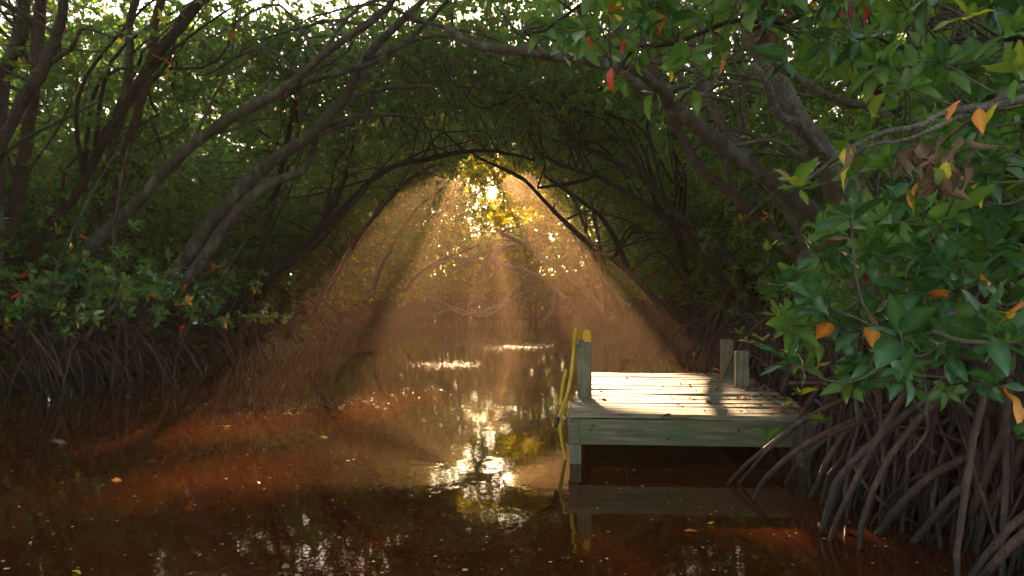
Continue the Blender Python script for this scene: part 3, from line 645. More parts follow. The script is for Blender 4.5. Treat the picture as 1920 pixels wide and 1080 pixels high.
for i, t in enumerate(T):
    b = np.array(t['trunk'][0])
    if b[2] > 1.35: t['trunk'] = [np.array([b[0]+(-.25 if b[0] < 0 else .25), b[1]+.15, .95])]+list(t['trunk']); b = np.array(t['trunk'][0])
    e = empty(t['name'], (b[0], b[1], .15), t['label'], t['cat'], t['group'])
    L = sum(np.linalg.norm(np.array(t['trunk'][k+1])-np.array(t['trunk'][k])) for k in range(len(t['trunk'])-1))
    n = int(np.clip(L*7, 14, 60)); pth = smooth_path(t['trunk'], n)
    pth = pth+np.cumsum(R.normal(size=pth.shape)*.006, 0)+R.normal(size=pth.shape)*.004
    rad = np.linspace(t['r0'], t['r1'], n)*(1+.07*np.sin(np.linspace(0, 17, n)+i)+.05*R.normal(size=n)); rad[:3] *= [1.25, 1.12, 1.05]
    sides = 14 if b[1] < 12 else 9
    V, F = tube(pth, rad, sides, .055); obj('trunk', mesh('trunk', V, F, t['bark']), e)
    for (bp_, r0, r1) in t['br']:
        nb = max(8, int(len(bp_)*5)); q = smooth_path(bp_, nb)+np.cumsum(R.normal(size=(nb, 3))*.004, 0)
        V, F = tube(q, np.linspace(r0, r1, nb), 8, .05); obj('branch', mesh('branch', V, F, t['bark']), e)
    if b[1] < 14 and t['pal'] == 'n':      # broken stubs
        for k in range(4):
            j_ = int(R.uniform(.15, .8)*n); d_ = R.normal(size=3); d_ /= np.linalg.norm(d_); ln = R.uniform(.07, .2)+rad[j_]
            V, F = tube(smooth_path([pth[j_], pth[j_]+d_*ln*.6, pth[j_]+d_*ln+R.normal(size=3)*.02], 5), np.linspace(.022, .010, 5), 6, .1); obj('branch', mesh('branch', V, F, t['bark']), e)
    # stilt roots directly under the trunk
    for k in range(6 if b[1] < 16 else 4):
        a = np.array([b[0]+R.normal()*.04, b[1]+R.normal()*.04, b[2]+.05]); ang = R.uniform(0, 6.283); ll = R.uniform(.6, 1.3)
        ft = np.array([b[0]+math.cos(ang)*ll, b[1]+math.sin(ang)*ll, -.1]); V, F = prop_root(a, ft, t['r0']*R.uniform(.12, .2)+.007, 8, 6, .1)
        obj('root', mesh('root', V, F, M_ROOT), e)
    for (V, F) in rootjobs[i]: obj('root', mesh('root', V, F, M_ROOT), e)
    if tangle[i].n:
        o = obj('root_tangle', tangle[i].mesh('root_tangle', M_ROOT), e); o['kind'] = 'stuff'
    m_ = own == i
    if not m_.any(): continue
    p = allp[m_]; s_ = src[m_]; nr = near[m_]
    if b[1] < 12:      # leaf whorls that show largest are leaves of their own
        c, wl, wr, h = prof(p[:, 1]); dist = np.linalg.norm(p-np.array([0, 0, CH]), axis=1)
        inview = (np.abs(p[:, 0]) < .75*p[:, 1]) & (p[:, 2]-CH < .437*p[:, 1]); score = dist+rho(p)*2+np.where(inview, 0, 99)
        q = np.argsort(score)[:16]; q = q[score[q] < 50]
        for j in q:
            ax = np.array([-.5*np.sign(p[j, 0]+1), -.5, .6])+R.normal(size=3)*.4
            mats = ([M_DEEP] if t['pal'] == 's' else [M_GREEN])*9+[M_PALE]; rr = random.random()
            if rr < .10: mats = [M_GREEN, M_GREEN, M_ORA]
            elif rr < .14: mats = [M_YEL]
            elif rr < .2: mats = [M_GREEN, M_GREEN, M_RED]
            whorl(e, p[j], ax, 7, 1.0, mats)
        kk = np.ones(len(p), bool); kk[q] = False; p = p[kk]; s_ = s_[kk]; nr = nr[kk]
    if not len(p): continue
    c, wl, wr, h = prof(p[:, 1])
    inward = np.stack([c-p[:, 0], np.zeros(len(p))-2.0, (1.5-p[:, 2])*.5], 1); inward /= np.linalg.norm(inward, axis=1)[:, None]
    ax = inward*.55+np.array([0, 0, .65])+R.normal(size=p.shape)*.38
    sca = R.uniform(.8, 1.2, len(p))*np.where(s_ == 0, 1.0, np.where(s_ == 1, 1.5, np.where(s_ == 2, 2.3, 1.25)))
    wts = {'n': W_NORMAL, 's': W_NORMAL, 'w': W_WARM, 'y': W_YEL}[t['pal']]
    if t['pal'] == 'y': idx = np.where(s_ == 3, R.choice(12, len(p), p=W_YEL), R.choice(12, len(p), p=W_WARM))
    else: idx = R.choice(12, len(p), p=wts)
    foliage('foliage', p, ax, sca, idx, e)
    # boughs spreading through the crown
    if t['pal'] in 'nw' and b[1] < 22:
        r_ = rho(p); q_ = p[r_ < .45]; tr = smooth_path(t['trunk'], 24)[7:]; made = 0; nb_ = 9 if b[1] < 15 else 4
        for _ in range(120):
            if made >= nb_ or not len(q_): break
            s0 = tr[R.integers(0, len(tr)-1)]; e_ = q_[R.integers(0, len(q_))]; dd = np.linalg.norm(e_-s0)
            if not 1.1 < dd < 3.6 or e_[2] < s0[2]-.6: continue
            m1 = s0*.65+e_*.35+R.normal(size=3)*dd*.07+np.array([0, 0, .12*dd]); m2 = s0*.3+e_*.7+R.normal(size=3)*dd*.08+np.array([0, 0, .06*dd])
            pth_ = smooth_path([s0, m1, m2, e_], 14)
            if in_gap(pth_, True).any(): continue
            pth_ += np.cumsum(R.normal(size=pth_.shape)*.007, 0); V, F = tube(pth_, np.linspace(.012+.006*dd, .005, 14), 6, .06, cap=False)
            obj('branch', mesh('branch', V, F, t['bark']), e); made += 1
    # twigs carrying the leaves
    sel = R.random(len(p)) < (1/11 if b[1] < 22 else 1/30); mb = MB()
    for q, j in zip(p[sel], nr[sel]):
        s0 = sk[j]; dd = np.linalg.norm(q-s0)
        if dd > .9:
            l_ = R.uniform(.5, 1.1); s0 = q+(s0-q)/dd*l_+R.normal(size=3)*.28; dd = l_
        mid = (s0+q)/2+R.normal(size=3)*dd*.10+np.array([0, 0, dd*.06])
        if in_gap(smooth_path([s0, mid, q], 12), True).any(): continue
        r0 = .0045+.0045*min(dd, 3)*(1 if b[1] < 22 else 1.6)
        V, F = tube(smooth_path([s0, mid, q], 6), np.linspace(r0, .003*(1 if b[1] < 22 else 2), 6), 4, cap=False); mb.add(V, F)
    if mb.n:
        o = obj('twigs', mb.mesh('twigs', t['bark']), e); o['kind'] = 'stuff'

# woodland that reads as one mass behind the banks
def mass(name, label, n, lo, hi, cond, scale, w_=W_NORMAL):
    p = R.uniform(lo, hi, (n, 3)); p = p[cond(p)]; p = p[~in_gap(p)]
    o = foliage(name, p, R.normal(size=p.shape)*.5+np.array([0, -.4, .6]), R.uniform(.8, 1.3, len(p))*scale, R.choice(12, len(p), p=w_)); tag(o, label, kind='stuff')
mass('woodland', 'dense mangrove wood beyond the left bank', 15000, (-20, 6, .3), (-6.5, 46, 9.5), lambda p: (rho(p) > 2.2) & ((p[:, 2]-CH) < .40*p[:, 1]), 2.6)
mass('woodland', 'dense mangrove wood beyond the right bank', 9000, (4, 3, .3), (18, 46, 8.5), lambda p: (rho(p) > 2.2), 2.6)
mass('shade_canopy', 'unseen leaves added overhead to shade the near water', 4600, (-7.5, -9, 4.9), (5, 7.2, 6.2), lambda p: p[:, 2] > 0, 1.5)  # unseen leaves added above the camera to cut sky light on the water
mass('undergrowth', 'dark undergrowth behind the roots of the left bank', 4500, (-12, 4, .15), (-6.3, 46, 1.9), lambda p: p[:, 0] < bL(p[:, 1])-.9, 2.0)
mass('undergrowth', 'dark undergrowth behind the roots of the right bank', 4500, (2.6, 3, .15), (11, 46, 1.9), lambda p: p[:, 0] > bR(p[:, 1])+.8, 2.0)
mass('undergrowth', 'low green undergrowth along the far end of the creek', 5000, (-12, 43.4, .1), (12, 49, 2.6), lambda p: p[:, 0] < 99, 2.2)
mass('woodland', 'hazy woodland beyond the far end of the creek', 9000, (-40, 52, .3), (40, 62, 12.6), lambda p: p[:, 2] < 11.6+.8*np.sin(p[:, 0]*.9), 4.0)

# ------------------------------------------------------------------ the dock
DO = np.array([.427, 5.06]); DU = np.array([math.cos(.07), -math.sin(.07)]); DV = np.array([.149, .989]); DZ = .37
def D(a, b, z): q = DO+DU*a+DV*b; return (q[0], q[1], z)
dock = empty('dock', (*D(.9, 1.4, 0)[:2], 0.0), 'small weathered plank dock with a mossy front board, standing in the creek', 'dock')
def dbox(a0, a1, b0, b1, z0, z1, bev=.004, jit=.0008, warp=0.0):
    V, F = box(a0, a1, b0, b1, z0, z1, bev, jit)
    V2 = np.array([D(v[0], v[1], v[2]) for v in V]); V2[:, 2] += warp*np.sin(V[:, 0]*2.3+b0*7)
    return V2, F
def dpart(name, mat, *a, **k):
    V, F = dbox(*a, **k); return obj(name, mesh(name, V, F, mat, False), dock)
DW, DL = 1.80, 2.90
y = 0.0; pl = 0
while y < DL-.05:
    wdt = R.uniform(.118, .152); l0 = -.015+R.normal()*.010; l1 = DW+R.normal()*.02-.03*(y/DL); dz = R.normal()*.003; segs = 10
    # a plank: a run of cross sections so that its edge is worn and wavy
    V = []; F = []; xs = np.linspace(l0, l1, segs+1); ph = R.uniform(0, 6)
    for i_, x_ in enumerate(xs):
        e0 = y+.0025+abs(R.normal())*.0022; e1 = y+wdt-.0025-abs(R.normal())*.0022; up = DZ+dz+.005*math.sin(x_*2.2+ph)+R.normal()*.0008; cup = -.002
        sec = [(e0, up-.034), (e0, up-.005), (e0+.006, up), ((e0+e1)/2, up+cup), (e1-.006, up), (e1, up-.005), (e1, up-.034)]
        V += [D(x_, b_, z_) for b_, z_ in sec]
    for i_ in range(segs):
        for j_ in range(7):
            k_ = (j_+1) % 7; F.append((i_*7+j_, (i_+1)*7+j_, (i_+1)*7+k_, i_*7+k_))
    F.append(tuple(range(7))); F.append(tuple(segs*7+j_ for j_ in range(7))[::-1])
    obj('plank', mesh('plank', V, F, M_DECK, False), dock); pl += 1
    for a_ in (.06, 1.68):
        for b_ in (.3, .72):
            V, F = tube([D(a_+R.normal()*.004, y+wdt*b_, DZ+dz-.002), D(a_, y+wdt*b_, DZ+dz+.0035)], [.0045, .0045], 6); obj('nail', mesh('nail', V, F, M_BOLT), dock)
    y += wdt+R.uniform(.004, .011)
dpart('front_board', M_FASCIA, .078, DW-.02, -.038, -.002, DZ-.222, DZ-.037, warp=.002)
dpart('end_block', M_FASCIA, -.008, .074, -.030, .06, DZ-.222, DZ-.037)
dpart('side_board', M_FASCIA, -.012, .026, .066, DL-.02, DZ-.222, DZ-.037)
dpart('back_board', M_FASCIA, .03, DW-.02, DL-.05, DL-.012, DZ-.222, DZ-.037)
for a_ in (.45, .9, 1.35): dpart('joist', M_POST, a_-.02, a_+.02, .005, DL-.06, DZ-.18, DZ-.038)
for a_, b_ in ((.0, -.01), (1.66, .02), (.03, 2.72), (1.62, 2.72), (.85, 1.45)): dpart('piling', M_POST, a_, a_+.085, b_, b_+.09, -.6, DZ-.226)
V, F = tube([D(.115, -.046, DZ-.12), D(.115, -.037, DZ-.12)], [.010, .010], 8)
for a_, z_ in ((.16, -.11), (.72, -.17), (1.22, -.10), (1.62, -.16)):
    V, F = tube([D(a_, -.046, DZ+z_), D(a_, -.037, DZ+z_)], [.009, .009], 8); obj('bolt_head', mesh('bolt_head', V, F, M_BOLT), dock)
def post(a, b, w_, d_, h, label, cap=0.0, lean=0.0):
    V, F = box(a, a+w_, b, b+d_, DZ-.2, DZ+h, .007, .0015); V[:, 0] += lean*(V[:, 2]-DZ); top = V[:, 2] > DZ+h*.8; V[top, 2] += cap*(V[top, 0]-a)
    V2 = np.array([D(*v) for v in V]); return obj('post', mesh('post', V2, F, M_POST, False), dock)
p1 = post(.012, .835, .118, .05, .475, ''); p1['label'] = 'grey end post with a yellow painted top'
post(.01, .888, .075, .06, .50, '')
post(1.50, 1.70, .125, .10, .335, '', .05); post(1.50, 2.62, .13, .11, .40, '', -.04)
# yellow rounded cap on the end post
V = []; n_ = 10
for b_ in (.832, .888):
    for t_ in np.linspace(0, math.pi, n_): V.append(D(.092+.036*math.cos(t_), b_, DZ+.535+.05*math.sin(t_)**.7))
    V.append(D(.058, b_, DZ+.50)); V.append(D(.075, b_, DZ+.478)); V.append(D(.128, b_, DZ+.478))
k_ = n_+3; F = [tuple(range(k_)), tuple(range(k_, 2*k_))[::-1]]+[(j_, (j_+1) % k_, k_+(j_+1) % k_, k_+j_)[::-1] for j_ in range(k_)]
obj('yellow_cap', mesh('yellow_cap', V, F, M_PAINT, False), dock)
# bolt in the side of the post
V, F = tube([D(.03, .826, DZ+.44), D(.03, .834, DZ+.44)], [.009, .009], 8); obj('bolt_head', mesh('bolt_head', V, F, M_BOLT), dock)
# bent yellow rail hanging on the outer side of the post down into the water
rail = empty('handrail', D(-.07, .5, 0), 'bent yellow painted pole hooked over the end post and dipping into the water', 'handrail')
def railtube(name, pix, r, parent, mat=M_HOSE, flat=.6):
    q = smooth_path([P(*v) for v in pix], 30); q += np.cumsum(R.normal(size=q.shape)*.0008, 0); V, F = tube(q, r, 10, .03)
    return obj(name, mesh(name, V, F, mat), parent)
railtube('rail', [(1081, 621, 5.80), (1078, 640, 5.80), (1075, 668, 5.78), (1072, 700, 5.72), (1068, 722, 5.62), (1062, 745, 5.48), (1054, 765, 5.35), (1049, 782, 5.25), (1050, 800, 5.2), (1055, 828, 5.2), (1060, 858, 5.18), (1064, 890, 5.15)], np.interp(np.linspace(0, 1, 30), [0, .3, .7, 1], [.012, .015, .016, .011]), rail)
railtube('hook', [(1075, 655, 5.84), (1077, 628, 5.84), (1081, 617, 5.86), (1085, 624, 5.92), (1086, 640, 5.95)], .012, rail, M_PAINT)
railtube('brace', [(1061, 694, 5.85), (1056, 712, 5.78), (1053, 735, 5.70), (1050, 760, 5.62)], .014, rail)
railtube('collar', [(1044, 783, 5.22), (1044, 797, 5.22)], .022, rail, M_BOLT)

# fallen leaves on the planks
def dock_leaf(px, py, mat, label, size=1.0, cat='leaf', yaw=None):
    Y = FP*(CH-DZ)/(py-560); X = (px-960)/FP*Y; yaw = random.uniform(0, 6.28) if yaw is None else yaw
    o = put_leaf(None, (X, Y, DZ+.008+.004*random.random()), (math.cos(yaw), math.sin(yaw), .12), size, mat, name='fallen_leaf', roll=random.uniform(-.3, .3))
    tag(o, label, cat, 'fallen leaves on the dock'); return o
dock_leaf(1112, 746, M_RED, 'small red fallen leaf on the planks just right of the end post', .5)
dock_leaf(1335, 694, M_ORA, 'orange brown curled leaf at the back edge of the dock', .8)
dock_leaf(1358, 697, M_RED, 'dark red leaf standing at the back edge beside the rear post', .9)
dock_leaf(1318, 703, M_BRN, 'small dark leaf near the middle of the back edge', .5)
dock_leaf(1334, 710, M_ORA, 'orange leaf on the second row of planks at the back', .7)
dock_leaf(1352, 711, M_RED, 'wide red leaf in shade between back edge and posts', .9)
dock_leaf(1387, 708, M_RED, 'deep red leaf between the two short rear posts', 1.0)
dock_leaf(1380, 724, M_RED, 'red leaf on a stalk lying in front of the two short posts', .8)
dock_leaf(1388, 731, M_BRN, 'small brown leaf below the red leaf on a stalk', .5)
dock_leaf(1395, 748, M_RED, 'crumpled red leaf on the right planks next to a green one', 1.0)
dock_leaf(1409, 745, M_GREEN, 'green leaf propped up on the right planks', 1.1)
dock_leaf(1377, 765, M_RED, 'bright red leaf lying in the sun near the front edge', .75)
dock_leaf(1443, 773, M_ORA, 'orange red leaf at the right end of the front edge', .9)
dock_leaf(1320, 757, M_BRN, 'brown narrow leaf on the sunlit planks right of the middle', .8)
dock_leaf(1303, 747, M_PALE, 'pale dry leaf on the sunlit planks right of the middle', .7)
dock_leaf(1262, 782, M_BRN, 'long dry brown leaf lying on the front edge of the dock', .85, yaw=3.0)
mbl = MB()
for k in range(260):     # litter of leaf bits along the bank end
    a_ = R.uniform(.05, DW) if k < 60 else DW-abs(R.normal())*.22; b_ = R.uniform(.03, DL-.05); V, F, rib = leaf_geo(.05*R.uniform(.3, 1.2)*(1.6 if k >= 60 else 1), .03, .3, .3, 3)
    M = np.array((Matrix.Rotation(R.uniform(0, 6.28), 3, 'Z') @ Matrix.Rotation(R.normal()*.25, 3, 'X'))); c_ = D(a_, b_, DZ+.006); mbl.add(V@M.T+np.array(c_), F, int(R.integers(0, 3)))
lit = obj('leaf_litter', mbl.mesh('leaf_litter', mats=[M_BRN, M_RED, M_BRN])); tag(lit, 'dry leaf litter scattered over the dock', kind='stuff')

# ------------------------------------------------------------------ near right bank: stilt roots, sprays of large leaves
near = empty('mangrove_tree', (2.7, 3.9, .1), 'nearest mangrove at lower right, a thicket of reddish arching stilt roots in the water', 'tree')
V, F = tube(smooth_path([(2.75, 4.1, .8), (2.8, 4.0, 1.6), (2.6, 3.9, 2.6), (2.2, 4.1, 3.6)], 20), np.linspace(.11, .06, 20), 12, .05); obj('trunk', mesh('trunk', V, F, M_BARK_RED), near)
def hero_root(pix, r0, r1, sides=10):
    q = smooth_path([P(*v) for v in pix], 22); q += np.cumsum(R.normal(size=q.shape)*.0012, 0)
    V, F = tube(q, np.linspace(r0, r1, 22)*.82*(1+.05*np.sin(np.arange(22)*1.7)), sides, .05); obj('root', mesh('root', V, F, M_ROOT), near)
H = [
 ([(1362, 912, 4.50), (1390, 880, 4.5), (1440, 838, 4.5), (1500, 795, 4.45), (1570, 755, 4.4), (1660, 725, 4.4)], .015, .027),
 ([(1384, 908, 4.50), (1410, 878, 4.48), (1445, 840, 4.47), (1485, 810, 4.43)], .012, .016),
 ([(1412, 940, 4.16), (1430, 905, 4.15), (1470, 866, 4.15), (1520, 830, 4.15), (1590, 795, 4.1), (1680, 760, 4.1), (1760, 745, 4.1)], .016, .028),
 ([(1473, 908, 4.5), (1490, 880, 4.5), (1520, 850, 4.5), (1560, 822, 4.5), (1600, 808, 4.5)], .014, .022),
 ([(1518, 935, 4.2), (1535, 905, 4.2), (1550, 870, 4.15), (1580, 820, 4.1), (1620, 780, 4.1)], .020, .022),
 ([(1540, 1000, 3.56), (1555, 955, 3.55), (1575, 900, 3.55), (1630, 840, 3.6), (1700, 780, 3.6), (1770, 740, 3.6)], .018, .026),
 ([(1645, 1003, 3.53), (1670, 970, 3.5), (1720, 915, 3.5), (1780, 875, 3.45), (1850, 850, 3.4), (1940, 838, 3.3)], .022, .030),
 ([(1712, 1018, 3.42), (1740, 985, 3.4), (1790, 930, 3.4), (1850, 880, 3.4), (1930, 850, 3.4)], .02, .028),
 ([(1648, 690, 3.7), (1652, 760, 3.68), (1658, 850, 3.65), (1655, 940, 3.65), (1652, 985, 3.65)], .014, .011),
 ([(1780, 690, 3.3), (1795, 745, 3.3), (1815, 800, 3.3), (1835, 875, 3.3), (1838, 930, 3.3)], .022, .018),
 ([(1745, 1000, 3.6), (1640, 930, 3.6), (1600, 870, 3.7)], .012, .012),
 ([(1812, 1010, 3.45), (1830, 950, 3.3), (1855, 880, 3.15), (1885, 800, 3.0)], .018, .022),
 ([(1826, 1016, 3.4), (1850, 960, 3.3), (1895, 880, 3.2), (1935, 800, 3.1)], .018, .022),
 ([(1795, 1110, 2.85), (1840, 1050, 2.8), (1890, 990, 2.75), (1960, 930, 2.7)], .016, .020),
 ([(1820, 1105, 2.8), (1870, 1045, 2.65), (1920, 995, 2.55), (1990, 950, 2.5)], .019, .022),
 ([(1640, 720, 3.9), (1650, 780, 3.9), (1662, 850, 3.9), (1664, 905, 3.9)], .013, .012),
 ([(1555, 815, 3.9), (1640, 785, 3.95), (1740, 775, 4.0), (1850, 790, 4.0), (1940, 810, 4.0)], .015, .018),
 ([(1500, 650, 4.3), (1560, 628, 4.3), (1640, 640, 4.2)], .012, .010),
]
for pix, r0, r1 in H: hero_root(pix, r0, r1)
for k in range(240):
    t_ = R.random()
    yf = 2.7+2.6*t_; xf = np.interp(yf, [2.7, 3.4, 3.9, 4.5, 5.3], [2.12, 2.10, 1.85, 1.75, 2.3])+abs(R.normal())*.34+.02; Ls = R.uniform(.7, 2.2)
    a = (xf+Ls*R.uniform(.4, 1), yf+R.normal()*.6+.35, R.uniform(.28, .74)); V, F = prop_root(a, (xf, yf+R.uniform(-.5, .1), -.12), R.uniform(.007, .018), 9, 6, R.uniform(-.15, .2)); obj('root', mesh('root', V, F, M_ROOT), near)
mbt = MB()
for k in range(650):
    yf = R.uniform(2.4, 8.6); xf = np.interp(yf, [2.7, 3.9, 4.5, 5.0, 8.6], [2.3, 2.1, 2.1, 2.5, 3.0])+abs(R.normal())*.6; V, F = prop_root((xf+R.uniform(-.4, 1.2), yf+R.normal()*.6, R.uniform(.3, 1.2)), (xf, yf, -.1), R.uniform(.006, .016), 6, 4, .05); mbt.add(V, F)
o = obj('root_tangle', mbt.mesh('root_tangle', M_ROOT), near); o['kind'] = 'stuff'

def spray(parent, n, poly, yr, size, nmax_parts, mats_w, skel, inward=(-.6, -.5, .5), keepout=None):
    """whorls of large leaves filling a region of the near foliage; the ones that show largest are leaves of their own"""
    px0, px1, py0, py1 = poly; P_ = []
    while len(P_) < n:
        px, py, Y = R.uniform(px0, px1), R.uniform(py0, py1), R.uniform(*yr)
        if keepout and keepout(px, py, Y): continue
        P_.append(P(px, py, Y))
    P_ = np.array(P_); order = np.argsort(P_[:, 1]); cnt = 0; rest = []
    mb = MB()
    for j in order:
        p = P_[j]; ax = np.array(inward)+R.normal(size=3)*.45
        s0 = skel[((skel-p)**2).sum(1).argmin()]; dd = np.linalg.norm(p-s0)
        if dd > 1.0: s0 = p+(s0-p)/dd*.8
        mid = (p+s0)/2+R.normal(size=3)*dd*.06-ax*.04; V, F = tube(smooth_path([s0, mid, p], 7), np.linspace(.0055, .0028, 7), 5, cap=False); mb.add(V, F)
        if cnt+7 <= nmax_parts:
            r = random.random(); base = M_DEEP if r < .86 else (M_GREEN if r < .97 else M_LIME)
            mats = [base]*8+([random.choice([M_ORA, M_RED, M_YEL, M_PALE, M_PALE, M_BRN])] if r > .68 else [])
            whorl(parent, p, ax, 7, size, mats); cnt += 7
        else: rest.append((p, ax))
    if rest:
        foliage('foliage', np.array([r[0] for r in rest]), np.array([r[1] for r in rest]), R.uniform(.9, 1.2, len(rest))*size, R.choice(12, len(rest), p=W_NEAR), parent)
    o = obj('twigs', mb.mesh('twigs', M_TWIG), parent); o['kind'] = 'stuff'
def tubes(parent, name, items, mat):
    out = []
    for pix, r0, r1 in items:
        q = smooth_path([P(*v) for v in pix], 18); q += np.cumsum(R.normal(size=q.shape)*.001, 0); V, F = tube(q, np.linspace(r0, r1, 18), 8, .06); obj(name, mesh(name, V, F, mat), parent); out.append(q)
    return np.vstack(out)
# lower spray: leaves over the roots
sk1 = tubes(near, 'branch', [
 ([(1960, 560, 2.6), (1860, 575, 2.6), (1780, 590, 2.5), (1700, 600, 2.5), (1620, 560, 2.6)], .012, .006),
 ([(1960, 640, 1.7), (1880, 645, 1.6), (1800, 640, 1.6), (1745, 620, 1.6)], .008, .005),
 ([(1980, 470, 3.0), (1880, 500, 3.0), (1760, 540, 3.0), (1640, 590, 3.1), (1540, 620, 3.2), (1460, 610, 3.4)], .014, .006),
 ([(1700, 860, 3.3), (1740, 800, 3.2), (1700, 730, 2.8), (1690, 660, 2.3)], .008, .005),
 ([(1490, 705, 4.9), (1490, 640, 4.9), (1492, 560, 4.9), (1498, 480, 4.9)], .013, .010),
 ([(1610, 790, 3.9), (1600, 700, 3.9), (1590, 610, 3.9), (1570, 480, 3.9), (1600, 380, 3.9)], .013, .009),
 ([(1880, 760, 3.6), (1890, 650, 3.6), (1910, 520, 3.6), (1900, 400, 3.6)], .018, .012)], M_TWIG)
hero = [(1690, 632, 1.62, 8, 1.0), (1862, 622, 1.50, 8, 1.05), (1770, 500, 2.2, 8, 1.15), (1840, 520, 1.9, 7, 1.0), (1900, 640, 1.6, 7, 1.0), (1690, 720, 1.9, 6, .9), (1700, 700, 1.75, 6, .8), (1870, 720, 1.8, 8, 1.0), (1600, 690, 2.5, 7, 1.1), (1910, 820, 1.7, 2, .9), (1640, 590, 2.4, 7, 1.1), (1560, 600, 2.7, 7, 1.1), (1740, 560, 2.3, 7, 1.1)]
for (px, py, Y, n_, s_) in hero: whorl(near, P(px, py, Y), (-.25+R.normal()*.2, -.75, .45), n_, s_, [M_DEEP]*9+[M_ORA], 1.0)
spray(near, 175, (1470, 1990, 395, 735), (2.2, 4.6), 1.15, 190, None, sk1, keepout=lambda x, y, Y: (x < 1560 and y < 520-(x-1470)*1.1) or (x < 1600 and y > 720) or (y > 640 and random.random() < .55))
# sprigs standing on the roots and by the posts
for (px, py, Y, n_) in ((1440, 822, 4.35, 3), (1540, 792, 4.2, 4), (1385, 625, 6.6, 5), (1400, 640, 6.5, 5), (1440, 470, 4.6, 3), (1495, 350, 3.0, 6), (1470, 760, 4.9, 4), (1500, 740, 4.8, 5), (1455, 590, 5, 5), (1430, 640, 5.6, 4), (1480, 660, 5.2, 5), (1520, 690, 4.7, 5)):
    whorl(near, P(px, py, Y), (-.2, -.2, .9), n_, 1.15, [M_GREEN, M_LIME, M_GREEN, M_GREEN, M_PALE, M_YEL])
# upper right: boughs reaching in over the water
up = empty('mangrove_tree', (1.95, 2.9, .3), 'near mangrove at the right edge with a pale bough and curled dead brown leaves', 'tree')
V, F = tube(smooth_path([(2.35, 3.2, .6), (2.3, 3.0, 1.3), (2.15, 2.8, 1.9), (2.1, 2.7, 2.8)], 18), np.linspace(.07, .045, 18), 12, .05); obj('trunk', mesh('trunk', V, F, M_BARK), up)
for k in range(10):
    V, F = prop_root((2.35+R.normal()*.05, 3.2+R.normal()*.05, R.uniform(.6, 1.2)), (2.35+R.normal()*.5, 3.2+R.normal()*.5, -.1), .02, 9, 6, .1); obj('root', mesh('root', V, F, M_ROOT), up)
sk2 = tubes(up, 'branch', [
 ([(2100, 170, 2.2), (1960, 178, 2.0), (1920, 183, 1.95), (1850, 203, 1.9), (1770, 213, 1.9), (1720, 240, 1.88), (1660, 250, 1.88), (1600, 278, 1.9), (1545, 315, 1.92), (1500, 350, 1.95)], .013, .005),
 ([(1960, 160, 2.0), (1900, 165, 1.95), (1860, 190, 1.93), (1800, 200, 1.9)], .009, .006),
 ([(1810, 215, 1.9), (1760, 235, 1.85), (1700, 262, 1.85), (1640, 270, 1.86), (1600, 292, 1.87)], .007, .004)], M_BARK_PALE)
for k in range(26):
    q = P(random.uniform(1685, 1825), random.uniform(245, 330), random.uniform(1.8, 1.95)); put_leaf(up, q, (random.uniform(-.9, .9), random.uniform(-.6, .6), -1), random.uniform(.5, .9), M_BRN, roll=random.uniform(-2, 2)).scale.x *= random.uniform(.7, 1.1)
for (px, py, m_) in ((1592, 270, M_YEL), (1578, 272, M_BRN), (1600, 300, M_YEL), (1872, 190, M_YEL), (1835, 200, M_ORA), (1700, 300, M_LIME), (1690, 350, M_LIME), (1725, 340, M_ORA), (1775, 300, M_YEL), (1740, 310, M_LIME), (1805, 185, M_ORA)):
    put_leaf(up, P(px, py, 1.88), (random.uniform(-.7, .7), random.uniform(-.5, .3), -.7), .75, m_)
for (px, py, Y, n_, s_, ms) in ((1498, 350, 1.93, 6, .9, [M_LIME, M_LIME, M_GREEN]), (1640, 215, 2.3, 2, 1.0, [M_LIME]), (1815, 30, 2.1, 5, 1.0, [M_GREEN, M_LIME, M_YEL]), (1905, 140, 1.9, 6, .95, [M_GREEN, M_LIME]), (1900, 60, 2.3, 6, 1.1, [M_GREEN])):
    whorl(up, P(px, py, Y), (-.4, -.5, .2), n_, s_, ms)
sk2b = tubes(up, 'branch', [([(1990, 380, 2.6), (1900, 330, 2.8), (1850, 290, 3.0), (1800, 200, 3.2), (1760, 90, 3.3), (1740, 0, 3.4)], .025, .012),
 ([(2000, 60, 2.6), (1900, 70, 2.6), (1800, 75, 2.8), (1700, 90, 3.0), (1620, 60, 3.2)], .014, .006),
 ([(2000, 300, 2.4), (1960, 340, 2.6), (1880, 400, 2.7), (1750, 400, 2.8), (1650, 400, 3.0)], .014, .006)], M_BARK_DARK)
spray(up, 230, (1590, 1990, -60, 470), (2.3, 4.4), 1.15, 120, None, np.vstack([sk2, sk2b]), keepout=lambda x, y, Y: (x < 1700 and random.random() < .45) or (y < 240 and x < 1640 and random.random() < .5))
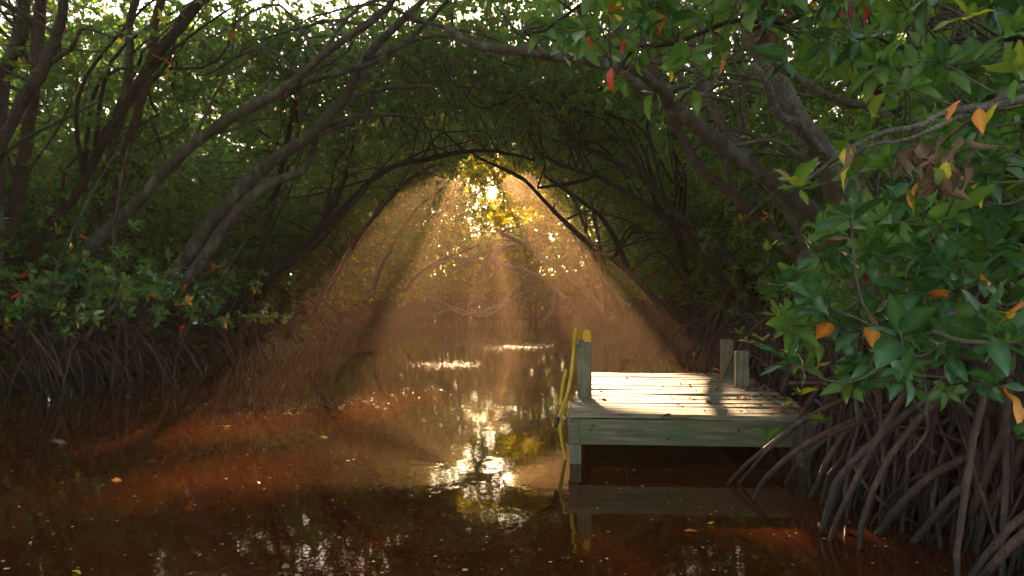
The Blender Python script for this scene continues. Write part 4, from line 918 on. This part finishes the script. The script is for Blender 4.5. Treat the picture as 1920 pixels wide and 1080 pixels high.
# boughs hanging in from above at the top centre and right
top = empty('mangrove_tree', (2.6, 1.2, .4), 'mangrove bough hanging along the top edge with large green, orange and red leaves', 'tree')
V, F = tube(smooth_path([(2.6, 1.2, .3), (2.55, 1.3, 1.6), (2.2, 1.7, 2.6), (1.7, 2.3, 3.05)], 18), np.linspace(.08, .035, 18), 12, .05); obj('trunk', mesh('trunk', V, F, M_BARK), top)
sk3 = tubes(top, 'branch', [
 ([(1900, -420, 2.4), (1700, -180, 2.5), (1500, -60, 2.7), (1430, 10, 2.8), (1428, 40, 2.8), (1380, 36, 2.8), (1320, 60, 2.85), (1260, 84, 2.9), (1190, 88, 3.0), (1120, 95, 3.1)], .016, .006),
 ([(1700, -180, 2.5), (1500, -150, 2.7), (1300, -90, 2.8), (1150, -30, 2.9), (1090, 10, 3.0), (1020, 60, 3.1), (980, 55, 3.2)], .013, .005),
 ([(1190, 88, 3.0), (1160, 130, 2.95), (1150, 150, 2.9)], .006, .004)], M_BARK_DARK)
spray(top, 105, (1010, 1640, -110, 120), (2.5, 3.9), 1.1, 140, None, sk3, inward=(-.3, -.4, -.1), keepout=lambda x, y, Y: y > 60 and random.random() < .5)
for (px, py, Y, n_, s_, ms) in ((1165, 150, 2.9, 4, 1.05, [M_GREEN, M_PALE]), (1225, 175, 2.9, 3, 1.0, [M_GREEN, M_PALE]), (1415, 10, 2.6, 2, 1.2, [M_GREEN]), (1015, 5, 2.6, 3, 1.0, [M_GREEN]), (1300, 165, 3.0, 3, 1.0, [M_GREEN])):
    whorl(top, P(px, py, Y), (-.4, -.3, -.3), n_, s_, ms)
for (px, py, m_, s_) in ((1230, 5, M_ORA, 1.1), (1238, 30, M_ORA, .7), (1140, -10, M_YEL, .9), (1160, 0, M_YEL, .8), (1615, 0, M_RED, 1.0), (1600, -10, M_RED, .9), (1150, 122, M_RED, .9), (1272, 70, M_ORA, .8), (1355, 95, M_ORA, .9), (1170, 70, M_RED, .6), (1100, 65, M_RED, .6), (1265, 110, M_YEL, .8)):
    put_leaf(top, P(px, py, 2.75), (random.uniform(-.5, .5), random.uniform(-.2, .2), -.9), s_, m_)

# ------------------------------------------------------------------ fallen dead boughs across the far end
def dead(label, pix, r0, r1, sub):
    b = P(*pix[0]); e = empty('dead_branch', (b[0], b[1], 0), label, 'branch', 'fallen dead boughs at the far end of the creek')
    q = smooth_path([P(*v) for v in pix], 26); V, F = tube(q, np.linspace(r0, r1, 26)*1.15, 9, .06); obj('limb', mesh('limb', V, F, M_DEAD), e)
    for s_, a, b_ in sub:
        q = smooth_path([P(*v) for v in s_], 18); V, F = tube(q, np.linspace(a, b_, 18)*1.35, 7, .06); obj('branch', mesh('branch', V, F, M_DEAD), e)
dead('thick bare dead limb slanting from the right bank up to the middle of the opening', [(1150, 600, 31), (1110, 560, 31), (1070, 525, 31), (1020, 485, 31), (975, 455, 31), (930, 430, 31)], .16, .06,
     [([(968, 460, 31), (920, 470, 31), (880, 490, 31), (848, 508, 31)], .07, .04), ([(945, 445, 31), (940, 435, 31), (980, 424, 31), (1025, 430, 31)], .05, .04), ([(965, 452, 31), (940, 450, 31), (918, 453, 31)], .04, .02),
      ([(960, 463, 31), (935, 475, 31), (915, 500, 31), (905, 540, 30.8), (875, 575, 30.5)], .05, .04), ([(975, 455, 31), (1000, 435, 31.2)], .03, .02)])
dead('long pale bare limb lying almost level above the far water', [(855, 482, 32), (890, 490, 32), (940, 496, 32), (985, 508, 32), (1020, 525, 32), (1060, 560, 32)], .06, .09,
     [([(858, 482, 32), (820, 495, 32), (795, 515, 32), (770, 545, 32)], .05, .03), ([(980, 510, 32), (965, 535, 31.5), (945, 570, 31), (925, 585, 30.5), (900, 588, 30.2)], .055, .035), ([(1015, 525, 32), (980, 532, 31.5), (950, 555, 31), (930, 580, 30.5)], .045, .03)])
dead('low crooked dead boughs with their tips dipping into the water at the far end', [(1020, 600, 29), (1035, 580, 29), (1040, 550, 29.5)], .10, .04,
     [([(820, 590, 29), (845, 580, 29), (870, 590, 29), (900, 585, 29.2), (950, 570, 29.5)], .05, .03), ([(835, 570, 29.5), (855, 578, 29.5), (890, 590, 29.3), (920, 590, 29.3), (960, 560, 29.5), (1010, 535, 30)], .045, .03), ([(975, 580, 30), (990, 560, 30), (1020, 545, 30)], .05, .03), ([(790, 555, 31), (820, 560, 31), (835, 575, 30.6)], .03, .02), ([(795, 550, 31), (840, 530, 31), (870, 526, 31.3)], .05, .03)])

# ------------------------------------------------------------------ things floating on the water
mbf = MB()
for k in range(4200):
    yv = 2.2+38*R.random()**1.6; xv = R.uniform(bL(yv)+.1, min(bR(yv), 5)); s_ = R.uniform(.003, .009)*(1+yv*.05)*(2.2 if R.random() < .06 else 1)
    if .3 < xv < 2.4 and 4.9 < yv < 8.2: continue
    a_ = R.uniform(0, 6.28); el = R.uniform(.4, 1); V = [(xv+s_*math.cos(a_+t_)*(1), yv+s_*math.sin(a_+t_)*el, .0025+.001*math.cos(t_*2)) for t_ in (0, 1.3, 2.5, 3.8, 5.1)]
    mbf.add(V, [(0, 1, 2, 3, 4)], 0 if R.random() < .7 else 1)
for (cx, cy_, sx_, sy_, n_) in ((.45, 17.5, 1.1, 1.4, 700), (-1.2, 12.6, .8, .8, 300), (-2.6, 30, 2.0, 2.5, 800), (0, 25, 2.0, 1.0, 500), (-2.6, 8, 1.0, .8, 300)):
    for k in range(n_):
        xv, yv = cx+R.normal()*sx_*.5, cy_+R.normal()*sy_*.5; s_ = R.uniform(.004, .011)*(1+yv*.03); a_ = R.uniform(0, 6.28)
        mbf.add([(xv+s_*math.cos(a_+t_), yv+s_*math.sin(a_+t_)*.8, .003) for t_ in (0, 1.6, 3.1, 4.7)], [(0, 1, 2, 3)], 0)
fl = obj('floating_specks', mbf.mesh('floating_specks', mats=[M_FLECK, M_BRN], smooth=False)); tag(fl, 'pollen specks and bits of leaf floating on the creek', kind='stuff')
def float_leaf(px, py, mat, label, size=.9, yaw=None):
    Y = FP*CH/(py-560); X = (px-960)/FP*Y; yaw = random.uniform(-.5, .5) if yaw is None else yaw
    o = put_leaf(None, (X, Y, .006), (math.cos(yaw), math.sin(yaw), .03), size, mat, name='floating_leaf', roll=0.05); tag(o, label, 'leaf', 'leaves floating on the creek')
float_leaf(205, 902, M_ORA, 'long orange leaf floating in the lower sunbeam at left')
float_leaf(90, 833, M_BRN, 'large brown leaf floating in front of the left roots', 1.6, .3)
float_leaf(598, 821, M_YEL, 'yellow leaf floating just below the upper sunbeam', .7)
float_leaf(420, 801, M_YEL, 'small yellow leaf floating inside the upper sunbeam', .6)
float_leaf(480, 905, M_ORA, 'orange leaf floating in dark water below the sunbeams', .5)
float_leaf(1010, 833, M_ORA, 'orange leaf floating in the golden reflection left of the dock', .5)
float_leaf(1280, 998, M_ORA, 'orange leaf floating below the reflection of the front board', .7)
float_leaf(1325, 985, M_YEL, 'small yellow leaf floating below the right part of the board reflection', .5)
float_leaf(760, 892, M_YEL, 'thin yellow leaf floating left of the bright glints', .6)
float_leaf(135, 1072, M_YEL, 'pale yellow leaf floating at the bottom left', .6)
float_leaf(280, 865, M_ORA, 'small orange leaf floating between the two sunbeams', .5)
